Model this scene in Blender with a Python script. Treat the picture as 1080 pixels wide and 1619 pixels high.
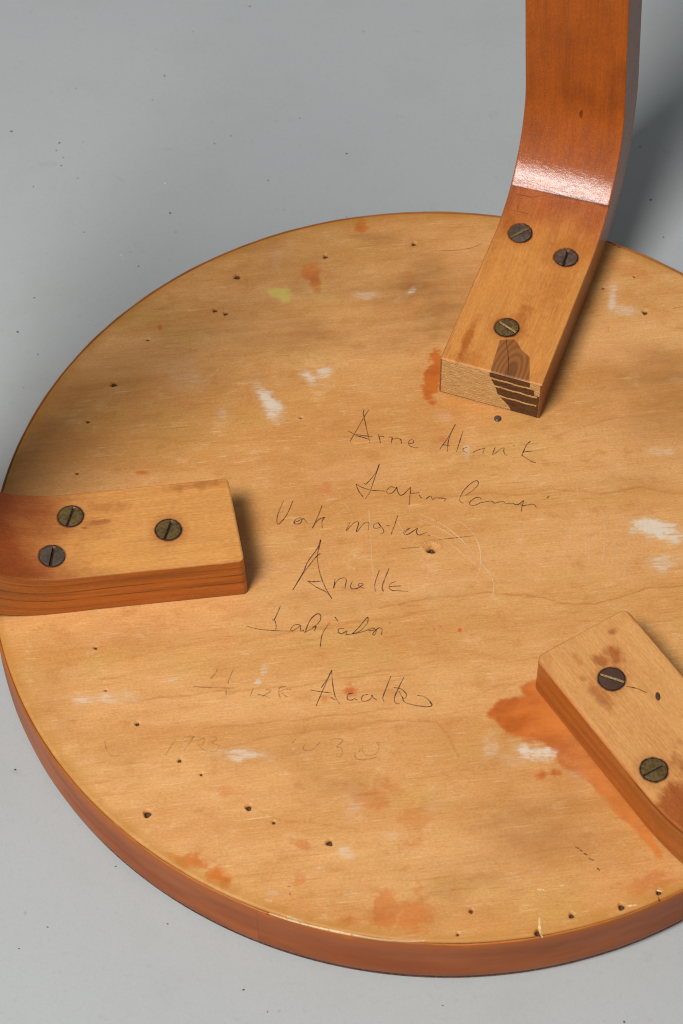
import bpy, bmesh, math, random
import numpy as np
from mathutils import Matrix, Vector

for o in list(bpy.data.objects):
    bpy.data.objects.remove(o, do_unlink=True)
scene = bpy.context.scene
COL = scene.collection
random.seed(4)
rng = np.random.default_rng(11)

# ------------------------------------------------------------------ camera
CAM_LOC = [0.0, -0.55571, 0.79294]
CAM_ROT = [[0.99799, -0.048481, 0.040822], [0.063257, 0.801829, -0.594195], [-0.003925, 0.595583, 0.803284]]
H = 0.0283                                   # height of the seat's underside above the floor (m)
cam_d = bpy.data.cameras.new('camera')
cam = bpy.data.objects.new('camera', cam_d)
COL.objects.link(cam)
M = Matrix(CAM_ROT).to_4x4()
M.translation = Vector(CAM_LOC)
cam.matrix_world = M
cam_d.sensor_fit = 'HORIZONTAL'
cam_d.sensor_width = 24.0
cam_d.lens = 85.0
cam_d.clip_start = 0.02
cam_d.clip_end = 50
cam_d.dof.use_dof = True
cam_d.dof.focus_distance = 0.95
cam_d.dof.aperture_fstop = 24.0
scene.camera = cam

# ------------------------------------------------------------------ light (indoor studio: one softbox, dim room)
world = bpy.data.worlds.new('World')
scene.world = world
world.use_nodes = True
bg = world.node_tree.nodes['Background']
bg.inputs['Color'].default_value = (0.93, 0.98, 1.0, 1)
bg.inputs['Strength'].default_value = 0.20


def area(name, loc, target, size, power, color):
    d = bpy.data.lights.new(name, 'AREA')
    d.shape = 'SQUARE'
    d.size = size
    d.energy = power
    d.color = color
    o = bpy.data.objects.new(name, d)
    COL.objects.link(o)
    o.location = loc
    o.rotation_euler = (Vector(target) - Vector(loc)).to_track_quat('-Z', 'Y').to_euler()
    return o


area('softbox', (-0.60, -0.84, 1.78), (0, 0, 0), 0.58, 42.5, (1.0, 0.98, 0.955))

scene.view_settings.view_transform = 'Standard'
scene.view_settings.look = 'None'
scene.view_settings.exposure = 0.0
scene.view_settings.gamma = 1.0
scene.view_settings.use_curve_mapping = False
scene.render.engine = 'CYCLES'
scene.cycles.filter_width = 1.1

# ------------------------------------------------------------------ traced data (millimetres on the seat's underside, or along / across a leg)
HW = [[0.86,0.3,[[[-31.09,61.82],[-32.62,58.55],[-35.74,50.35],[-37.71,45.41]],[[-33.02,62.19],[-33.21,60.22],[-32.55,57.33],[-31.27,51.58],[-29.57,44.94]],[[-38.79,50.74],[-35.64,48.66],[-32.56,47.65],[-30.05,46.83]],[[-35.67,49.14],[-32.23,48.53],[-28.82,48.45]],[[-26.62,49.69],[-25.94,47.56],[-25.43,45.19]],[[-26.36,48.26],[-25.06,48.82],[-24.09,48.25]],[[-22.4,48.5],[-20.88,48.35],[-21.0,46.9],[-21.1,45.21]],[[-20.91,47.38],[-18.98,47.98],[-17.44,47.5],[-16.97,45.46]],[[-14.15,45.63],[-12.47,45.97],[-12.15,47.19],[-13.12,47.76],[-14.18,46.35],[-13.73,44.7],[-11.61,43.63],[-10.11,43.82]]]],[0.84,0.3,[[[4.27,56.66],[2.81,52.46],[1.78,47.79],[1.5,42.43]],[[3.72,55.08],[1.7,49.83],[-0.16,46.15],[-1.46,43.63]],[[-0.56,46.02],[0.85,45.7],[2.46,45.64]],[[7.4,53.25],[6.37,48.07],[5.17,42.4]],[[9.47,45.2],[8.09,44.51],[7.71,43.82],[8.35,42.85],[9.56,42.26]],[[11.75,42.55],[13.11,43.64],[15.07,44.62],[16.46,45.01],[15.9,43.81],[15.86,42.29]],[[20.63,45.87],[20.08,43.81],[19.73,42.01],[21.1,43.11],[22.65,44.98],[24.23,45.68],[24.06,44.3],[24.7,42.31],[25.71,42.02]],[[27.95,47.18],[28.27,46.79]],[[34.73,49.78],[33.36,48.17],[32.41,45.57],[31.46,42.72],[31.67,42.48]],[[31.65,43.49],[33.03,44.34],[35.81,44.6]],[[31.07,42.7],[33.09,41.05],[35.5,39.43],[37.1,38.92]]]],[0.88,0.3,[[[-30.74,24.53],[-30.12,24.07],[-28.83,25.89],[-26.84,29.25],[-25.8,32.07],[-25.33,34.35],[-26.28,29.78],[-27.21,25.24],[-28.32,20.21],[-29.9,16.91]],[[-34.07,23.93],[-31.61,22.49],[-27.58,21.24],[-22.05,21.18]],[[-34.06,23.83],[-32.67,20.44],[-30.95,17.93]],[[-31.49,18.54],[-30.82,17.79]],[[-18.6,23.03],[-20.2,23.43],[-21.67,21.35],[-21.21,20.15],[-19.64,20.24],[-18.16,22.31],[-17.82,23.32],[-17.33,21.37],[-16.25,19.46],[-14.9,20.03],[-13.42,22.1],[-12.31,23.65]],[[-12.31,23.65],[-12.36,20.68],[-12.48,14.77]],[[-12.36,20.68],[-10.6,20.79],[-8.72,21.15]],[[-8.78,19.91],[-7.74,18.49]],[[-5.64,23.76],[-5.31,23.38]],[[-5.95,18.21],[-4.25,19.79],[-3.39,18.02],[-2.63,18.8],[-0.28,19.04],[1.89,18.68],[1.04,17.45]]]],[0.88,0.3,[[[9.51,20.88],[11.74,22.95],[13.95,25.71],[14.44,27.58],[13.66,28.48],[11.61,27.14],[8.81,23.3],[7.46,19.82],[7.44,17.99],[8.81,16.88]],[[15.81,19.28],[15.16,20.18],[13.5,19.92],[11.68,18.25],[11.31,16.67],[12.58,16.07],[14.42,16.85],[16.05,17.99]],[[16.06,17.73],[19.77,18.74],[21.05,17.77],[24.34,18.86],[25.62,17.79],[28.1,18.2],[29.36,17.5],[30.6,17.83],[32.64,19.77],[32.05,17.66],[31.7,14.27]],[[31.43,17.88],[32.27,17.15],[36.2,18.17],[37.67,16.55]],[[41.55,21.36],[42.57,22.72]]]],[0.82,0.28,[[[-62.06,14.05],[-63.78,7.09],[-63.79,3.08],[-62.79,2.74],[-60.24,7.3],[-58.31,14.28]],[[-57.37,3.47],[-54.89,4.82],[-54.65,6.04],[-56.52,5.12],[-57.02,3.09],[-54.77,3.23],[-53.66,5.69],[-51.88,3.4]],[[-46.71,12.55],[-47.96,7.24],[-49.79,1.14]],[[-49.62,1.54],[-47.82,5.25],[-45.34,6.76],[-46.19,4.95],[-45.94,1.37]],[[-36.16,4.35],[-35.22,4.81],[-36.46,0.91],[-33.62,4.91],[-31.82,5.02],[-32.39,0.6],[-29.74,4.74],[-27.84,5.26],[-27.94,1.42]],[[-24.01,5.89],[-25.85,4.18],[-25.44,2.61],[-23.24,3.54],[-24.12,5.48],[-21.87,2.03],[-22.11,0.42],[-23.07,0.37]],[[-21.02,4.23],[-19.09,4.19]],[[-16.77,9.13],[-17.81,4.27],[-18.88,0.06]],[[-16.97,9.36],[-16.56,8.9]],[[-13.79,0.93],[-14.15,1.7],[-11.67,3.6],[-13.79,0.93],[-12.18,0.63],[-8.78,3.62],[-9.03,2.01],[-8.0,0.48],[-4.86,2.02]],[[-4.17,0.72],[-3.82,0.18]],[[-1.64,7.96],[-1.1,7.35]]]],[0.85,0.3,[[[-55.25,-28.67],[-52.63,-22.44],[-50.14,-17.35],[-47.38,-12.5],[-45.83,-10.64]],[[-55.25,-28.67],[-51.85,-20.07],[-50.33,-14.73],[-46.97,-8.05],[-46.18,-4.16],[-46.49,-8.03],[-46.9,-12.47],[-45.45,-19.68],[-43.12,-25.92],[-39.9,-31.75]],[[-49.9,-24.01],[-47.28,-24.14],[-44.46,-23.68]],[[-49.67,-24.0],[-46.65,-26.42],[-42.71,-28.48],[-40.7,-30.37]],[[-41.1,-29.94],[-40.06,-31.36]],[[-39.32,-22.5],[-39.42,-24.54],[-39.61,-26.74],[-38.77,-23.63],[-36.98,-21.96],[-35.06,-22.25],[-35.26,-26.59]],[[-32.62,-23.26],[-33.21,-25.31],[-32.42,-26.59],[-30.09,-25.99],[-28.3,-24.15],[-29.73,-23.95],[-30.15,-24.84],[-27.7,-26.25]],[[-22.52,-17.13],[-23.83,-23.59],[-23.48,-27.32]],[[-18.85,-16.21],[-20.93,-24.57],[-20.41,-27.13]],[[-18.32,-24.7],[-13.61,-24.13]],[[-15.84,-22.24],[-17.46,-22.92],[-18.41,-24.7],[-17.28,-26.36],[-14.44,-26.48],[-10.89,-26.55]]]],[0.8,0.3,[[[-59.38,-36.41],[-60.3,-39.71],[-61.38,-43.02],[-61.97,-42.4]],[[-61.17,-42.36],[-60.3,-45.21],[-60.25,-47.14]],[[-71.58,-46.22],[-66.66,-47.4],[-60.74,-47.68],[-53.79,-47.58]],[[-51.36,-44.34],[-53.47,-44.79],[-54.65,-46.8],[-54.07,-47.4],[-51.79,-45.66],[-51.07,-44.65],[-50.88,-47.21],[-49.57,-46.81]],[[-49.81,-47.14],[-48.97,-47.73],[-48.6,-45.46],[-47.27,-41.51],[-45.29,-39.13],[-43.93,-39.37],[-43.75,-41.94],[-45.93,-45.3],[-47.7,-46.69],[-48.97,-47.73]],[[-46.46,-45.33],[-45.17,-44.61],[-45.55,-46.88]],[[-40.67,-43.82],[-42.51,-48.3],[-42.92,-54.07]],[[-38.25,-39.99],[-37.05,-41.86]],[[-34.43,-45.25],[-36.29,-45.36],[-36.46,-46.97],[-35.08,-47.53],[-33.3,-46.14],[-33.47,-47.75],[-30.83,-47.27]],[[-31.09,-47.29],[-28.87,-44.26],[-26.42,-40.25],[-25.66,-39.55],[-25.78,-42.14],[-28.24,-45.83],[-30.83,-47.27],[-27.16,-46.09],[-23.52,-44.26],[-23.2,-45.21],[-25.05,-45.64]],[[-23.25,-44.24],[-22.12,-45.46],[-22.81,-47.43],[-23.38,-46.82],[-21.39,-44.13],[-20.02,-44.69],[-20.15,-47.26]],[[-17.31,-41.24],[-16.97,-41.61]]]],[0.38,0.33,[[[-80.72,-66.56],[-81.59,-68.73],[-82.99,-70.69]],[[-74.79,-66.2],[-75.89,-70.26],[-76.25,-72.85]],[[-76.65,-74.97],[-76.39,-77.74]],[[-89.14,-74.57],[-84.78,-74.63],[-78.47,-74.52],[-73.75,-74.24]],[[-66.65,-74.13],[-67.38,-77.19]],[[-64.67,-76.56],[-62.48,-76.89],[-60.04,-77.77]],[[-62.12,-74.09],[-60.35,-73.98],[-60.08,-74.89],[-61.73,-76.39],[-62.83,-77.38]],[[-56.87,-73.07],[-56.86,-75.63],[-56.21,-77.44]],[[-57.22,-73.56],[-55.73,-72.53],[-54.35,-72.45]],[[-56.72,-74.92],[-54.85,-73.64],[-52.49,-73.5]],[[-55.92,-75.1],[-53.6,-77.05]]]],[0.8,0.29,[[[-41.34,-72.23],[-39.43,-68.4],[-37.87,-64.12]],[[-37.78,-64.11],[-38.58,-66.63],[-40.36,-72.45],[-41.73,-77.07],[-42.62,-80.23]],[[-37.86,-64.29],[-37.15,-69.98],[-35.82,-75.58],[-33.92,-78.97]],[[-45.36,-73.32],[-41.96,-73.8],[-37.11,-74.24]],[[-37.72,-75.98],[-35.71,-77.27]],[[-29.2,-73.76],[-31.08,-74.44],[-31.2,-76.43],[-29.73,-76.91],[-28.12,-75.68]],[[-28.31,-76.54],[-27.35,-76.65]],[[-23.66,-73.99],[-25.54,-74.67],[-25.9,-76.67],[-24.44,-77.04],[-22.59,-75.91],[-22.2,-74.18],[-21.66,-75.28],[-20.16,-76.32]],[[-15.54,-65.34],[-17.08,-71.03],[-18.07,-75.07],[-17.5,-76.73]],[[-10.7,-65.62],[-12.52,-70.76],[-13.76,-74.8],[-13.32,-77.04],[-11.72,-77.39]],[[-14.23,-70.4],[-11.31,-70.97],[-9.27,-73.4],[-10.4,-74.88],[-12.23,-71.88]],[[-10.92,-74.06],[-10.09,-76.28],[-7.65,-77.37],[-3.31,-78.01],[-0.2,-77.82],[0.08,-76.5],[-2.53,-73.84],[-5.43,-73.28]],[[-0.56,-76.26],[-0.15,-76.69]]]],[0.2,0.34,[[[-119.22,-100.24],[-118.11,-103.47],[-115.89,-106.08],[-113.06,-105.91]],[[-93.07,-97.54],[-94.62,-100.94],[-96.13,-104.6]],[[-90.65,-97.94],[-89.84,-96.51],[-87.95,-96.39],[-86.54,-96.14],[-88.52,-97.81],[-90.12,-98.46]],[[-86.54,-96.14],[-88.12,-99.44],[-89.7,-102.56]],[[-85.39,-98.17],[-83.61,-96.96],[-82.39,-97.16],[-83.34,-99.7],[-84.78,-99.51],[-82.18,-101.83],[-80.74,-102.02]],[[-80.34,-96.21],[-78.24,-95.8],[-78.14,-96.9],[-79.66,-98.38],[-77.43,-99.34],[-77.07,-100.69],[-78.82,-102.18],[-80.53,-101.73]]]],[0.25,0.34,[[[-49.14,-94.91],[-50.29,-96.88]],[[-45.65,-97.2],[-46.18,-98.74],[-44.82,-99.65],[-42.3,-98.75],[-40.13,-95.86]],[[-36.1,-94.86],[-34.44,-93.86],[-32.05,-94.12],[-32.18,-95.38],[-33.79,-97.23],[-32.03,-97.87],[-31.56,-99.84],[-32.23,-101.37],[-33.96,-101.23]],[[-24.18,-95.89],[-24.52,-97.41],[-23.29,-100.08],[-21.12,-100.45],[-18.85,-98.81],[-18.36,-96.04],[-19.3,-94.59],[-18.01,-94.51]],[[-25.15,-97.7],[-25.49,-99.22]],[[-27.0,-99.06],[-26.64,-101.53],[-24.02,-102.36],[-20.21,-101.39],[-18.97,-100.56]]]],[0.7,0.55,[[[53.73,-133.54],[55.08,-134.1]],[[55.3,-134.57],[56.5,-135.3]],[[56.72,-135.92],[58.14,-136.64]],[[58.49,-137.81],[60.26,-138.58]],[[61.53,-141.53],[62.52,-142.42]]]]]
SC = [[0.42,0.3,[[[-8.32,10.73],[-0.57,7.08],[5.09,2.72],[10.78,-3.29],[15.06,-8.92],[20.02,-16.13],[21.86,-21.81],[21.65,-26.75]],[[-7.85,7.92],[-1.18,4.9],[5.17,0.6],[9.41,-2.95]],[[-3.78,1.34],[2.51,-1.68],[8.15,-6.4],[14.48,-12.3]],[[4.18,9.08],[9.08,6.81],[13.36,1.95],[15.95,-4.67],[16.51,-12.18],[15.33,-18.07],[12.06,-21.58],[8.7,-22.44]]]],[0.3,0.3,[[[-28.12,12.29],[-26.62,-2.17],[-25.19,-15.54],[-23.2,-27.01]],[[-16.39,6.12],[-11.87,-2.13],[-8.86,-7.85],[-3.81,-14.25]],[[16.49,-11.35],[22.09,-17.66],[24.22,-21.67]],[[0.09,-18.33],[1.82,-19.31]],[[26.33,35.7],[34.85,28.28],[38.4,23.25]],[[2.87,25.91],[6.43,23.5]]]],[0.16,0.4,[[[50.93,82.78],[61.16,72.81]],[[58.14,62.17],[68.19,49.9]],[[64.2,61.24],[73.21,52.76]],[[73.26,60.49],[83.11,43.17]],[[74.16,45.16],[81.96,30.54]]]],[0.8,0.5,[[[41.4,-162.22],[41.66,-167.3],[42.61,-169.95]],[[40.5,-151.35],[42.97,-151.34]],[[48.52,-149.41],[50.06,-148.97]],[[71.96,-155.9],[75.35,-155.35]],[[82.5,-149.05],[84.35,-149.49]]]],[1.0,0.62,[[[-53.01,-166.45],[-45.94,-168.56],[-38.58,-170.28],[-31.28,-171.64],[-22.03,-173.1],[-14.13,-174.05],[-3.69,-174.2],[1.83,-173.65]]]],[0.4,0.6,[[[-55.1,-161.08],[-52.41,-161.65]],[[-46.7,-167.15],[-40.62,-169.32]]]],[0.14,0.45,[[[47.39,25.39],[49.2,14.82],[49.54,2.55],[48.68,-9.6]]]],[0.14,0.45,[[[50.11,21.25],[51.15,13.08],[51.35,3.58],[50.87,-5.84]]]],[0.14,0.45,[[[53.24,28.46],[54.88,20.91],[55.15,12.09],[54.28,3.29]]]],[0.14,0.45,[[[54.49,18.16],[56.88,8.19],[57.26,-3.43],[55.97,-14.98]]]],[0.14,0.45,[[[57.1,16.98],[58.33,7.26],[58.53,-4.0],[57.88,-15.16]]]],[0.14,0.45,[[[58.77,10.04],[60.01,3.32],[60.2,-4.52],[59.51,-12.35]]]],[0.14,0.45,[[[62.3,18.67],[64.33,10.65],[64.61,1.26],[63.45,-8.1]]]],[0.14,0.45,[[[63.5,16.09],[64.34,8.74],[64.45,0.19],[63.96,-8.3]]]],[0.14,0.45,[[[66.44,11.41],[68.2,5.38],[68.42,-1.7],[67.39,-8.8]]]],[0.14,0.45,[[[68.37,15.63],[69.4,5.74],[69.5,-5.72],[68.85,-17.06]]]],[0.14,0.45,[[[71.07,17.62],[73.12,8.06],[73.35,-3.09],[72.08,-14.17]]]],[0.14,0.45,[[[73.21,15.56],[74.0,4.51],[74.02,-8.25],[73.44,-20.84]]]],[0.14,0.45,[[[76.3,23.69],[77.17,15.49],[77.22,5.98],[76.6,-3.47]]]],[0.14,0.45,[[[78.13,26.04],[79.19,14.92],[79.22,2.06],[78.43,-10.63]]]],[0.14,0.45,[[[80.16,23.8],[81.09,14.62],[81.11,3.97],[80.4,-6.57]]]],[0.14,0.45,[[[81.18,16.3],[82.73,6.21],[82.81,-5.49],[81.72,-17.1]]]],[0.25,0.32,[[[68.44,-49.55],[74.53,-50.95],[79.65,-52.4]]]],[0.25,0.32,[[[37.54,-96.53],[39.4,-93.34],[40.34,-90.2]]]],[0.25,0.32,[[[-101.44,70.66],[-96.91,75.7],[-93.4,80.7]]]],[0.25,0.32,[[[-90.21,38.03],[-84.11,38.52],[-79.01,38.95]]]],[0.25,0.32,[[[68.5,-72.8],[71.95,-69.71],[74.47,-66.67]]]],[0.25,0.32,[[[17.69,125.77],[21.4,124.06],[24.04,122.3]]]],[0.25,0.32,[[[2.07,-66.3],[6.06,-67.82],[9.11,-69.39]]]],[0.25,0.32,[[[-19.19,-30.04],[-16.0,-32.27],[-13.79,-34.55]]]],[0.25,0.32,[[[-103.17,-32.68],[-99.38,-28.58],[-96.55,-24.52]]]],[0.25,0.32,[[[-38.81,15.08],[-36.23,11.75],[-34.66,8.36]]]]]
CR = [[0.75,0.38,[[[-15.41,-6.73],[-11.01,-5.88],[-6.93,-5.21]],[[-0.25,-1.25],[7.92,0.34],[14.06,1.57]]]],[0.7,0.3,[[[-9.64,150.64],[1.33,151.89],[7.88,153.78],[12.22,156.44]],[[93.07,124.27],[97.4,125.53]]]],[0.9,0.7,[[[40.43,-167.04],[41.49,-168.66]],[[40.88,-168.36],[41.88,-169.86]],[[83.08,-151.78],[83.36,-153.49]]]],[0.5,0.6,[[[-47.6,-155.46],[-46.26,-155.6]],[[-46.61,-157.99],[-46.13,-159.06]],[[-54.32,-166.53],[-53.29,-167.05]]]]]
ST = [[0,-72.82,64.91,3.22,2.54,4.89,-9.64,0.95],[0,-69.77,59.12,1.39,0.76,1.57,-4.24,0.7],[0,-56.08,76.64,3.77,-2.47,-0.98,-2.68,0.85],[0,-50.62,80.34,3.31,1.82,0.99,-2.8,0.75],[0,-90.13,56.24,2.56,0.15,0.58,-6.21,0.45],[0,-106.87,76.29,8.36,-1.38,-0.25,-7.31,0.38],[0,-103.04,77.19,3.63,0.22,0.33,-3.36,0.3],[0,-35.42,124.32,5.85,0.35,0.16,-2.84,0.55],[0,-16.88,127.21,2.72,2.83,1.0,-1.69,0.7],[0,-21.52,123.73,2.66,2.3,0.59,-1.2,0.45],[0,-74.87,142.87,2.43,0.14,0.4,-5.07,0.35],[0,67.77,129.07,2.59,-0.58,-1.46,-9.08,0.75],[0,73.03,122.31,6.35,0.38,-0.02,-3.17,0.6],[0,85.14,8.61,7.68,-1.57,-0.83,-4.54,1.15],[0,91.24,5.3,4.43,0.27,-0.06,-3.05,0.9],[0,86.87,-7.08,6.8,1.58,0.41,-4.13,0.65],[0,84.43,47.21,4.04,0.24,-0.03,-2.57,0.45],[0,90.24,47.24,2.53,0.15,-0.03,-1.93,0.5],[0,-121.59,-81.33,11.23,1.15,0.46,-3.02,0.62],[0,-125.22,-80.72,5.88,0.36,0.24,-1.93,0.3],[0,-69.33,-102.75,9.28,0.19,0.16,-2.67,0.7],[0,-72.16,-104.81,4.62,0.28,0.19,-2.13,0.3],[0,-97.3,-71.47,2.84,0.17,0.24,-2.23,0.5],[0,-63.27,-66.3,1.61,-0.58,-0.71,-3.22,0.6],[0,-65.08,-70.35,1.73,-1.02,-0.88,-2.24,0.7],[0,22.38,-94.19,3.24,0.2,0.16,-5.9,0.55],[0,38.62,-95.36,6.72,-1.68,-0.78,-3.68,0.95],[0,31.05,-98.51,8.31,0.51,0.08,-3.74,0.45],[0,-26.99,-123.2,4.82,-1.66,-1.75,-6.93,0.42],[0,-27.7,-141.27,3.15,0.19,0.17,-2.78,0.6],[0,-36.76,-147.39,1.57,0.1,0.07,-1.0,0.6],[0,-11.65,-133.13,5.42,0.33,0.16,-3.07,0.45],[0,3.63,-118.72,5.7,0.35,0.21,-5.2,0.32],[0,9.31,43.65,1.77,0.11,0.15,-4.49,0.6],[0,-0.98,60.62,4.09,0.25,0.1,-2.62,0.4],[0,-52.75,-158.4,3.11,-0.41,-0.08,-0.98,0.5],[0,-37.66,72.7,3.61,0.22,0.16,-2.67,0.2],[0,95.29,85.74,6.2,1.08,0.1,-2.01,0.3],[0,-9.04,-140.12,8.99,0.55,0.15,-3.04,0.2],[0,53.7,-103.8,5.62,-2.02,-0.77,-2.54,0.35],[0,60.28,168.63,5.1,-2.24,-0.92,-3.55,0.3],[0,-57.23,56.58,2.05,0.12,0.1,-1.31,0.3],[0,-133.72,-70.02,9.49,0.58,0.36,-2.8,0.25],[0,-0.09,-25.77,9.7,0.59,0.21,-5.29,0.22],[1,-40.93,163.34,2.83,1.23,1.64,-6.36,0.75],[1,-37.91,158.32,4.89,0.29,0.11,-1.84,0.4],[1,-59.76,135.78,3.75,0.22,0.31,-4.31,0.62],[1,-57.77,130.49,1.7,0.96,1.38,-3.96,0.7],[1,-4.99,83.76,3.88,-0.47,-0.72,-10.71,1.7],[1,-30.55,-72.72,2.83,0.17,0.19,-3.05,0.75],[1,-39.98,-76.64,2.11,0.13,0.13,-1.93,0.55],[1,-120.6,24.6,2.77,0.17,0.11,-0.95,0.75],[1,-82.94,-147.7,8.57,-0.81,-0.08,-3.51,0.75],[1,-73.42,-152.91,4.45,2.17,1.58,-3.67,0.95],[1,-89.49,-145.56,3.6,0.22,0.16,-1.51,0.6],[1,-10.17,-162.23,13.72,0.84,0.47,-9.28,0.58],[1,11.64,-151.46,8.91,0.55,0.52,-14.8,0.2],[1,44.97,-104.06,6.41,0.91,0.19,-2.64,0.85],[1,-72.11,-118.1,5.49,0.34,0.36,-3.92,0.42],[1,-75.18,-109.8,3.22,0.2,0.2,-2.12,0.3],[1,-16.96,-118.67,10.59,-6.13,-4.25,-9.73,0.5],[1,-5.13,-127.06,9.53,-3.3,-2.64,-9.82,0.45],[1,-25.08,-136.0,4.96,0.3,0.31,-5.09,0.25],[1,-43.45,-138.92,6.53,-2.22,-0.48,-1.95,0.55],[1,-43.78,-152.85,2.83,-1.58,-2.1,-4.89,0.5],[1,-17.76,134.68,1.34,0.02,0.54,-26.54,0.34],[1,-13.92,120.63,1.33,0.02,0.39,-20.95,0.3],[1,-120.54,101.24,1.05,0.06,0.23,-2.08,0.8],[1,80.69,-145.98,8.66,3.13,0.98,-4.28,0.5],[1,65.09,-148.18,13.36,0.82,-0.01,-7.46,0.28],[1,79.46,-137.24,2.24,0.14,-0.02,-1.27,0.6],[1,66.13,111.39,1.31,0.08,-0.01,-3.47,0.5],[1,-157.83,27.78,3.54,0.21,0.35,-2.54,0.45],[1,76.38,143.92,16.8,-9.62,-1.16,-3.34,0.4],[1,60.3,153.87,7.59,-3.29,-0.73,-2.79,0.4],[1,-34.33,-42.5,9.26,2.98,0.34,-1.4,0.3],[1,-16.46,-38.51,11.74,3.25,0.23,-1.13,0.35],[1,16.4,80.99,0.78,0.05,0.07,-2.69,0.3],[1,-75.99,-49.38,11.98,0.73,0.26,-2.87,0.15],[1,-158.74,144.45,1.62,0.1,0.19,-1.46,0.4],[1,78.63,23.08,19.92,1.2,-0.08,-7.78,0.12],[2,-72.77,123.15,5.29,-1.53,-0.38,-3.12,1.2],[2,-69.3,119.8,3.88,-1.59,-0.39,-2.02,0.9],[2,-52.75,123.64,6.39,-1.1,-0.34,-5.27,0.5],[2,-48.46,119.27,3.72,0.22,0.23,-3.52,0.3],[2,-147.95,-70.89,4.54,1.26,4.72,-16.22,0.35],[2,-54.72,-161.75,13.14,-3.03,-0.3,-1.93,0.2],[2,-94.22,-147.88,7.55,-6.03,-1.23,-2.01,0.4],[2,51.78,-156.45,19.53,5.84,0.67,-3.34,0.3],[2,-5.31,-171.0,35.19,2.16,0.12,-2.42,0.12],[3,-30.41,130.33,58.72,3.51,1.43,-26.39,0.28],[3,-119.73,86.41,33.78,29.9,14.42,-25.44,0.26],[3,-162.06,30.74,15.06,19.73,13.62,-16.24,0.3],[3,78.45,81.36,23.22,1.4,-0.16,-16.62,0.4],[3,75.68,58.03,19.96,-3.32,-1.86,-12.87,0.25],[3,-14.55,134.88,13.37,0.8,0.56,-12.48,0.3],[3,-3.04,114.23,31.69,1.9,0.67,-17.34,0.22],[3,35.63,-121.97,25.61,-9.01,-6.49,-22.03,0.32],[3,7.18,-151.73,26.73,1.64,0.57,-14.8,0.28],[3,-31.07,-112.95,13.75,0.84,0.5,-7.86,0.2],[3,-18.22,99.39,15.72,0.94,0.33,-6.86,0.18],[3,-97.55,-3.06,22.24,1.35,1.22,-12.1,0.1],[3,-45.99,-97.82,37.08,2.26,0.58,-8.03,0.14],[3,-110.29,-107.13,13.62,-4.65,-2.47,-12.65,0.15],[3,70.46,32.01,22.55,1.36,-0.05,-9.43,0.2],[3,-80.56,152.81,30.05,15.6,2.69,-8.23,0.28],[3,-34.59,157.4,8.14,0.49,0.12,-2.21,0.4],[3,-116.41,-54.71,16.5,2.76,1.08,-5.65,0.14],[3,-139.78,-87.15,5.92,3.87,9.18,-16.77,0.25],[3,86.44,98.79,14.54,-6.13,-2.8,-9.77,0.2],[3,-60.66,103.78,36.84,2.21,0.75,-10.34,0.22],[3,-31.34,-32.09,29.01,1.76,0.53,-8.74,0.1],[3,-92.4,-29.89,16.58,3.9,0.63,-2.89,0.2]]
POLY = [[38.96,-62.96],[31.98,-67.35],[34.27,-70.73],[25.43,-73.01],[20.04,-79.0],[21.22,-81.53],[23.81,-82.23],[27.28,-88.9],[30.95,-89.1],[36.12,-91.77],[41.22,-91.46],[43.46,-94.72],[44.94,-97.17],[48.61,-100.32],[50.8,-102.7],[58.05,-107.27],[60.94,-111.25],[65.25,-115.93],[69.52,-121.4],[74.47,-126.79],[77.97,-131.41],[82.85,-137.12],[86.38,-136.5],[79.54,-118.34],[65.29,-94.24],[50.58,-74.53]]
HOLES = [[-54.2,145.2,0.9],[-90.91,131.39,1.1],[-98.51,112.03,0.8],[-93.84,110.55,0.8],[-136.12,69.47,1.05],[-16.8,154.77,0.85],[81.48,121.76,0.95],[64.05,134.2,0.5],[-100.14,-129.24,1.15],[-63.97,-124.42,0.95],[-82.4,-111.84,0.5],[-33.85,-137.05,1.0],[-108.08,-91.82,0.7],[-90.82,-106.48,0.65],[52.7,-160.59,0.8],[70.17,-156.07,0.95],[83.31,-149.56,0.8],[17.52,-161.02,0.65],[-124.78,94.03,0.55],[-144.27,49.36,0.65],[-54.35,-130.07,0.55],[-127.64,-59.41,0.55],[-2.84,-6.17,1.38],[40.87,-167.92,0.85],[68.95,159.89,0.55],[71.1,158.55,0.5],[-58.25,56.52,0.5],[-145.22,22.8,0.55],[-121.53,-77.98,0.45],[77.16,141.44,0.45],[13.18,-170.35,0.5]]
RED = [[9.49,-43.03,0.75,1],[-45.15,21.87,1.25,0.32],[-0.51,48.55,1.25,0.32],[-48.88,47.26,0.75,0.3],[-40.32,-43.16,0.62,0.7],[-29.61,-72.66,1.5,0.3],[7.67,47.43,0.75,0.3],[2.24,-42.02,0.5,0.5],[-0.11,-43.32,0.4,0.5],[-45.79,20.26,2.25,0.25],[13.88,-45.36,0.5,0.3]]
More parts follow.
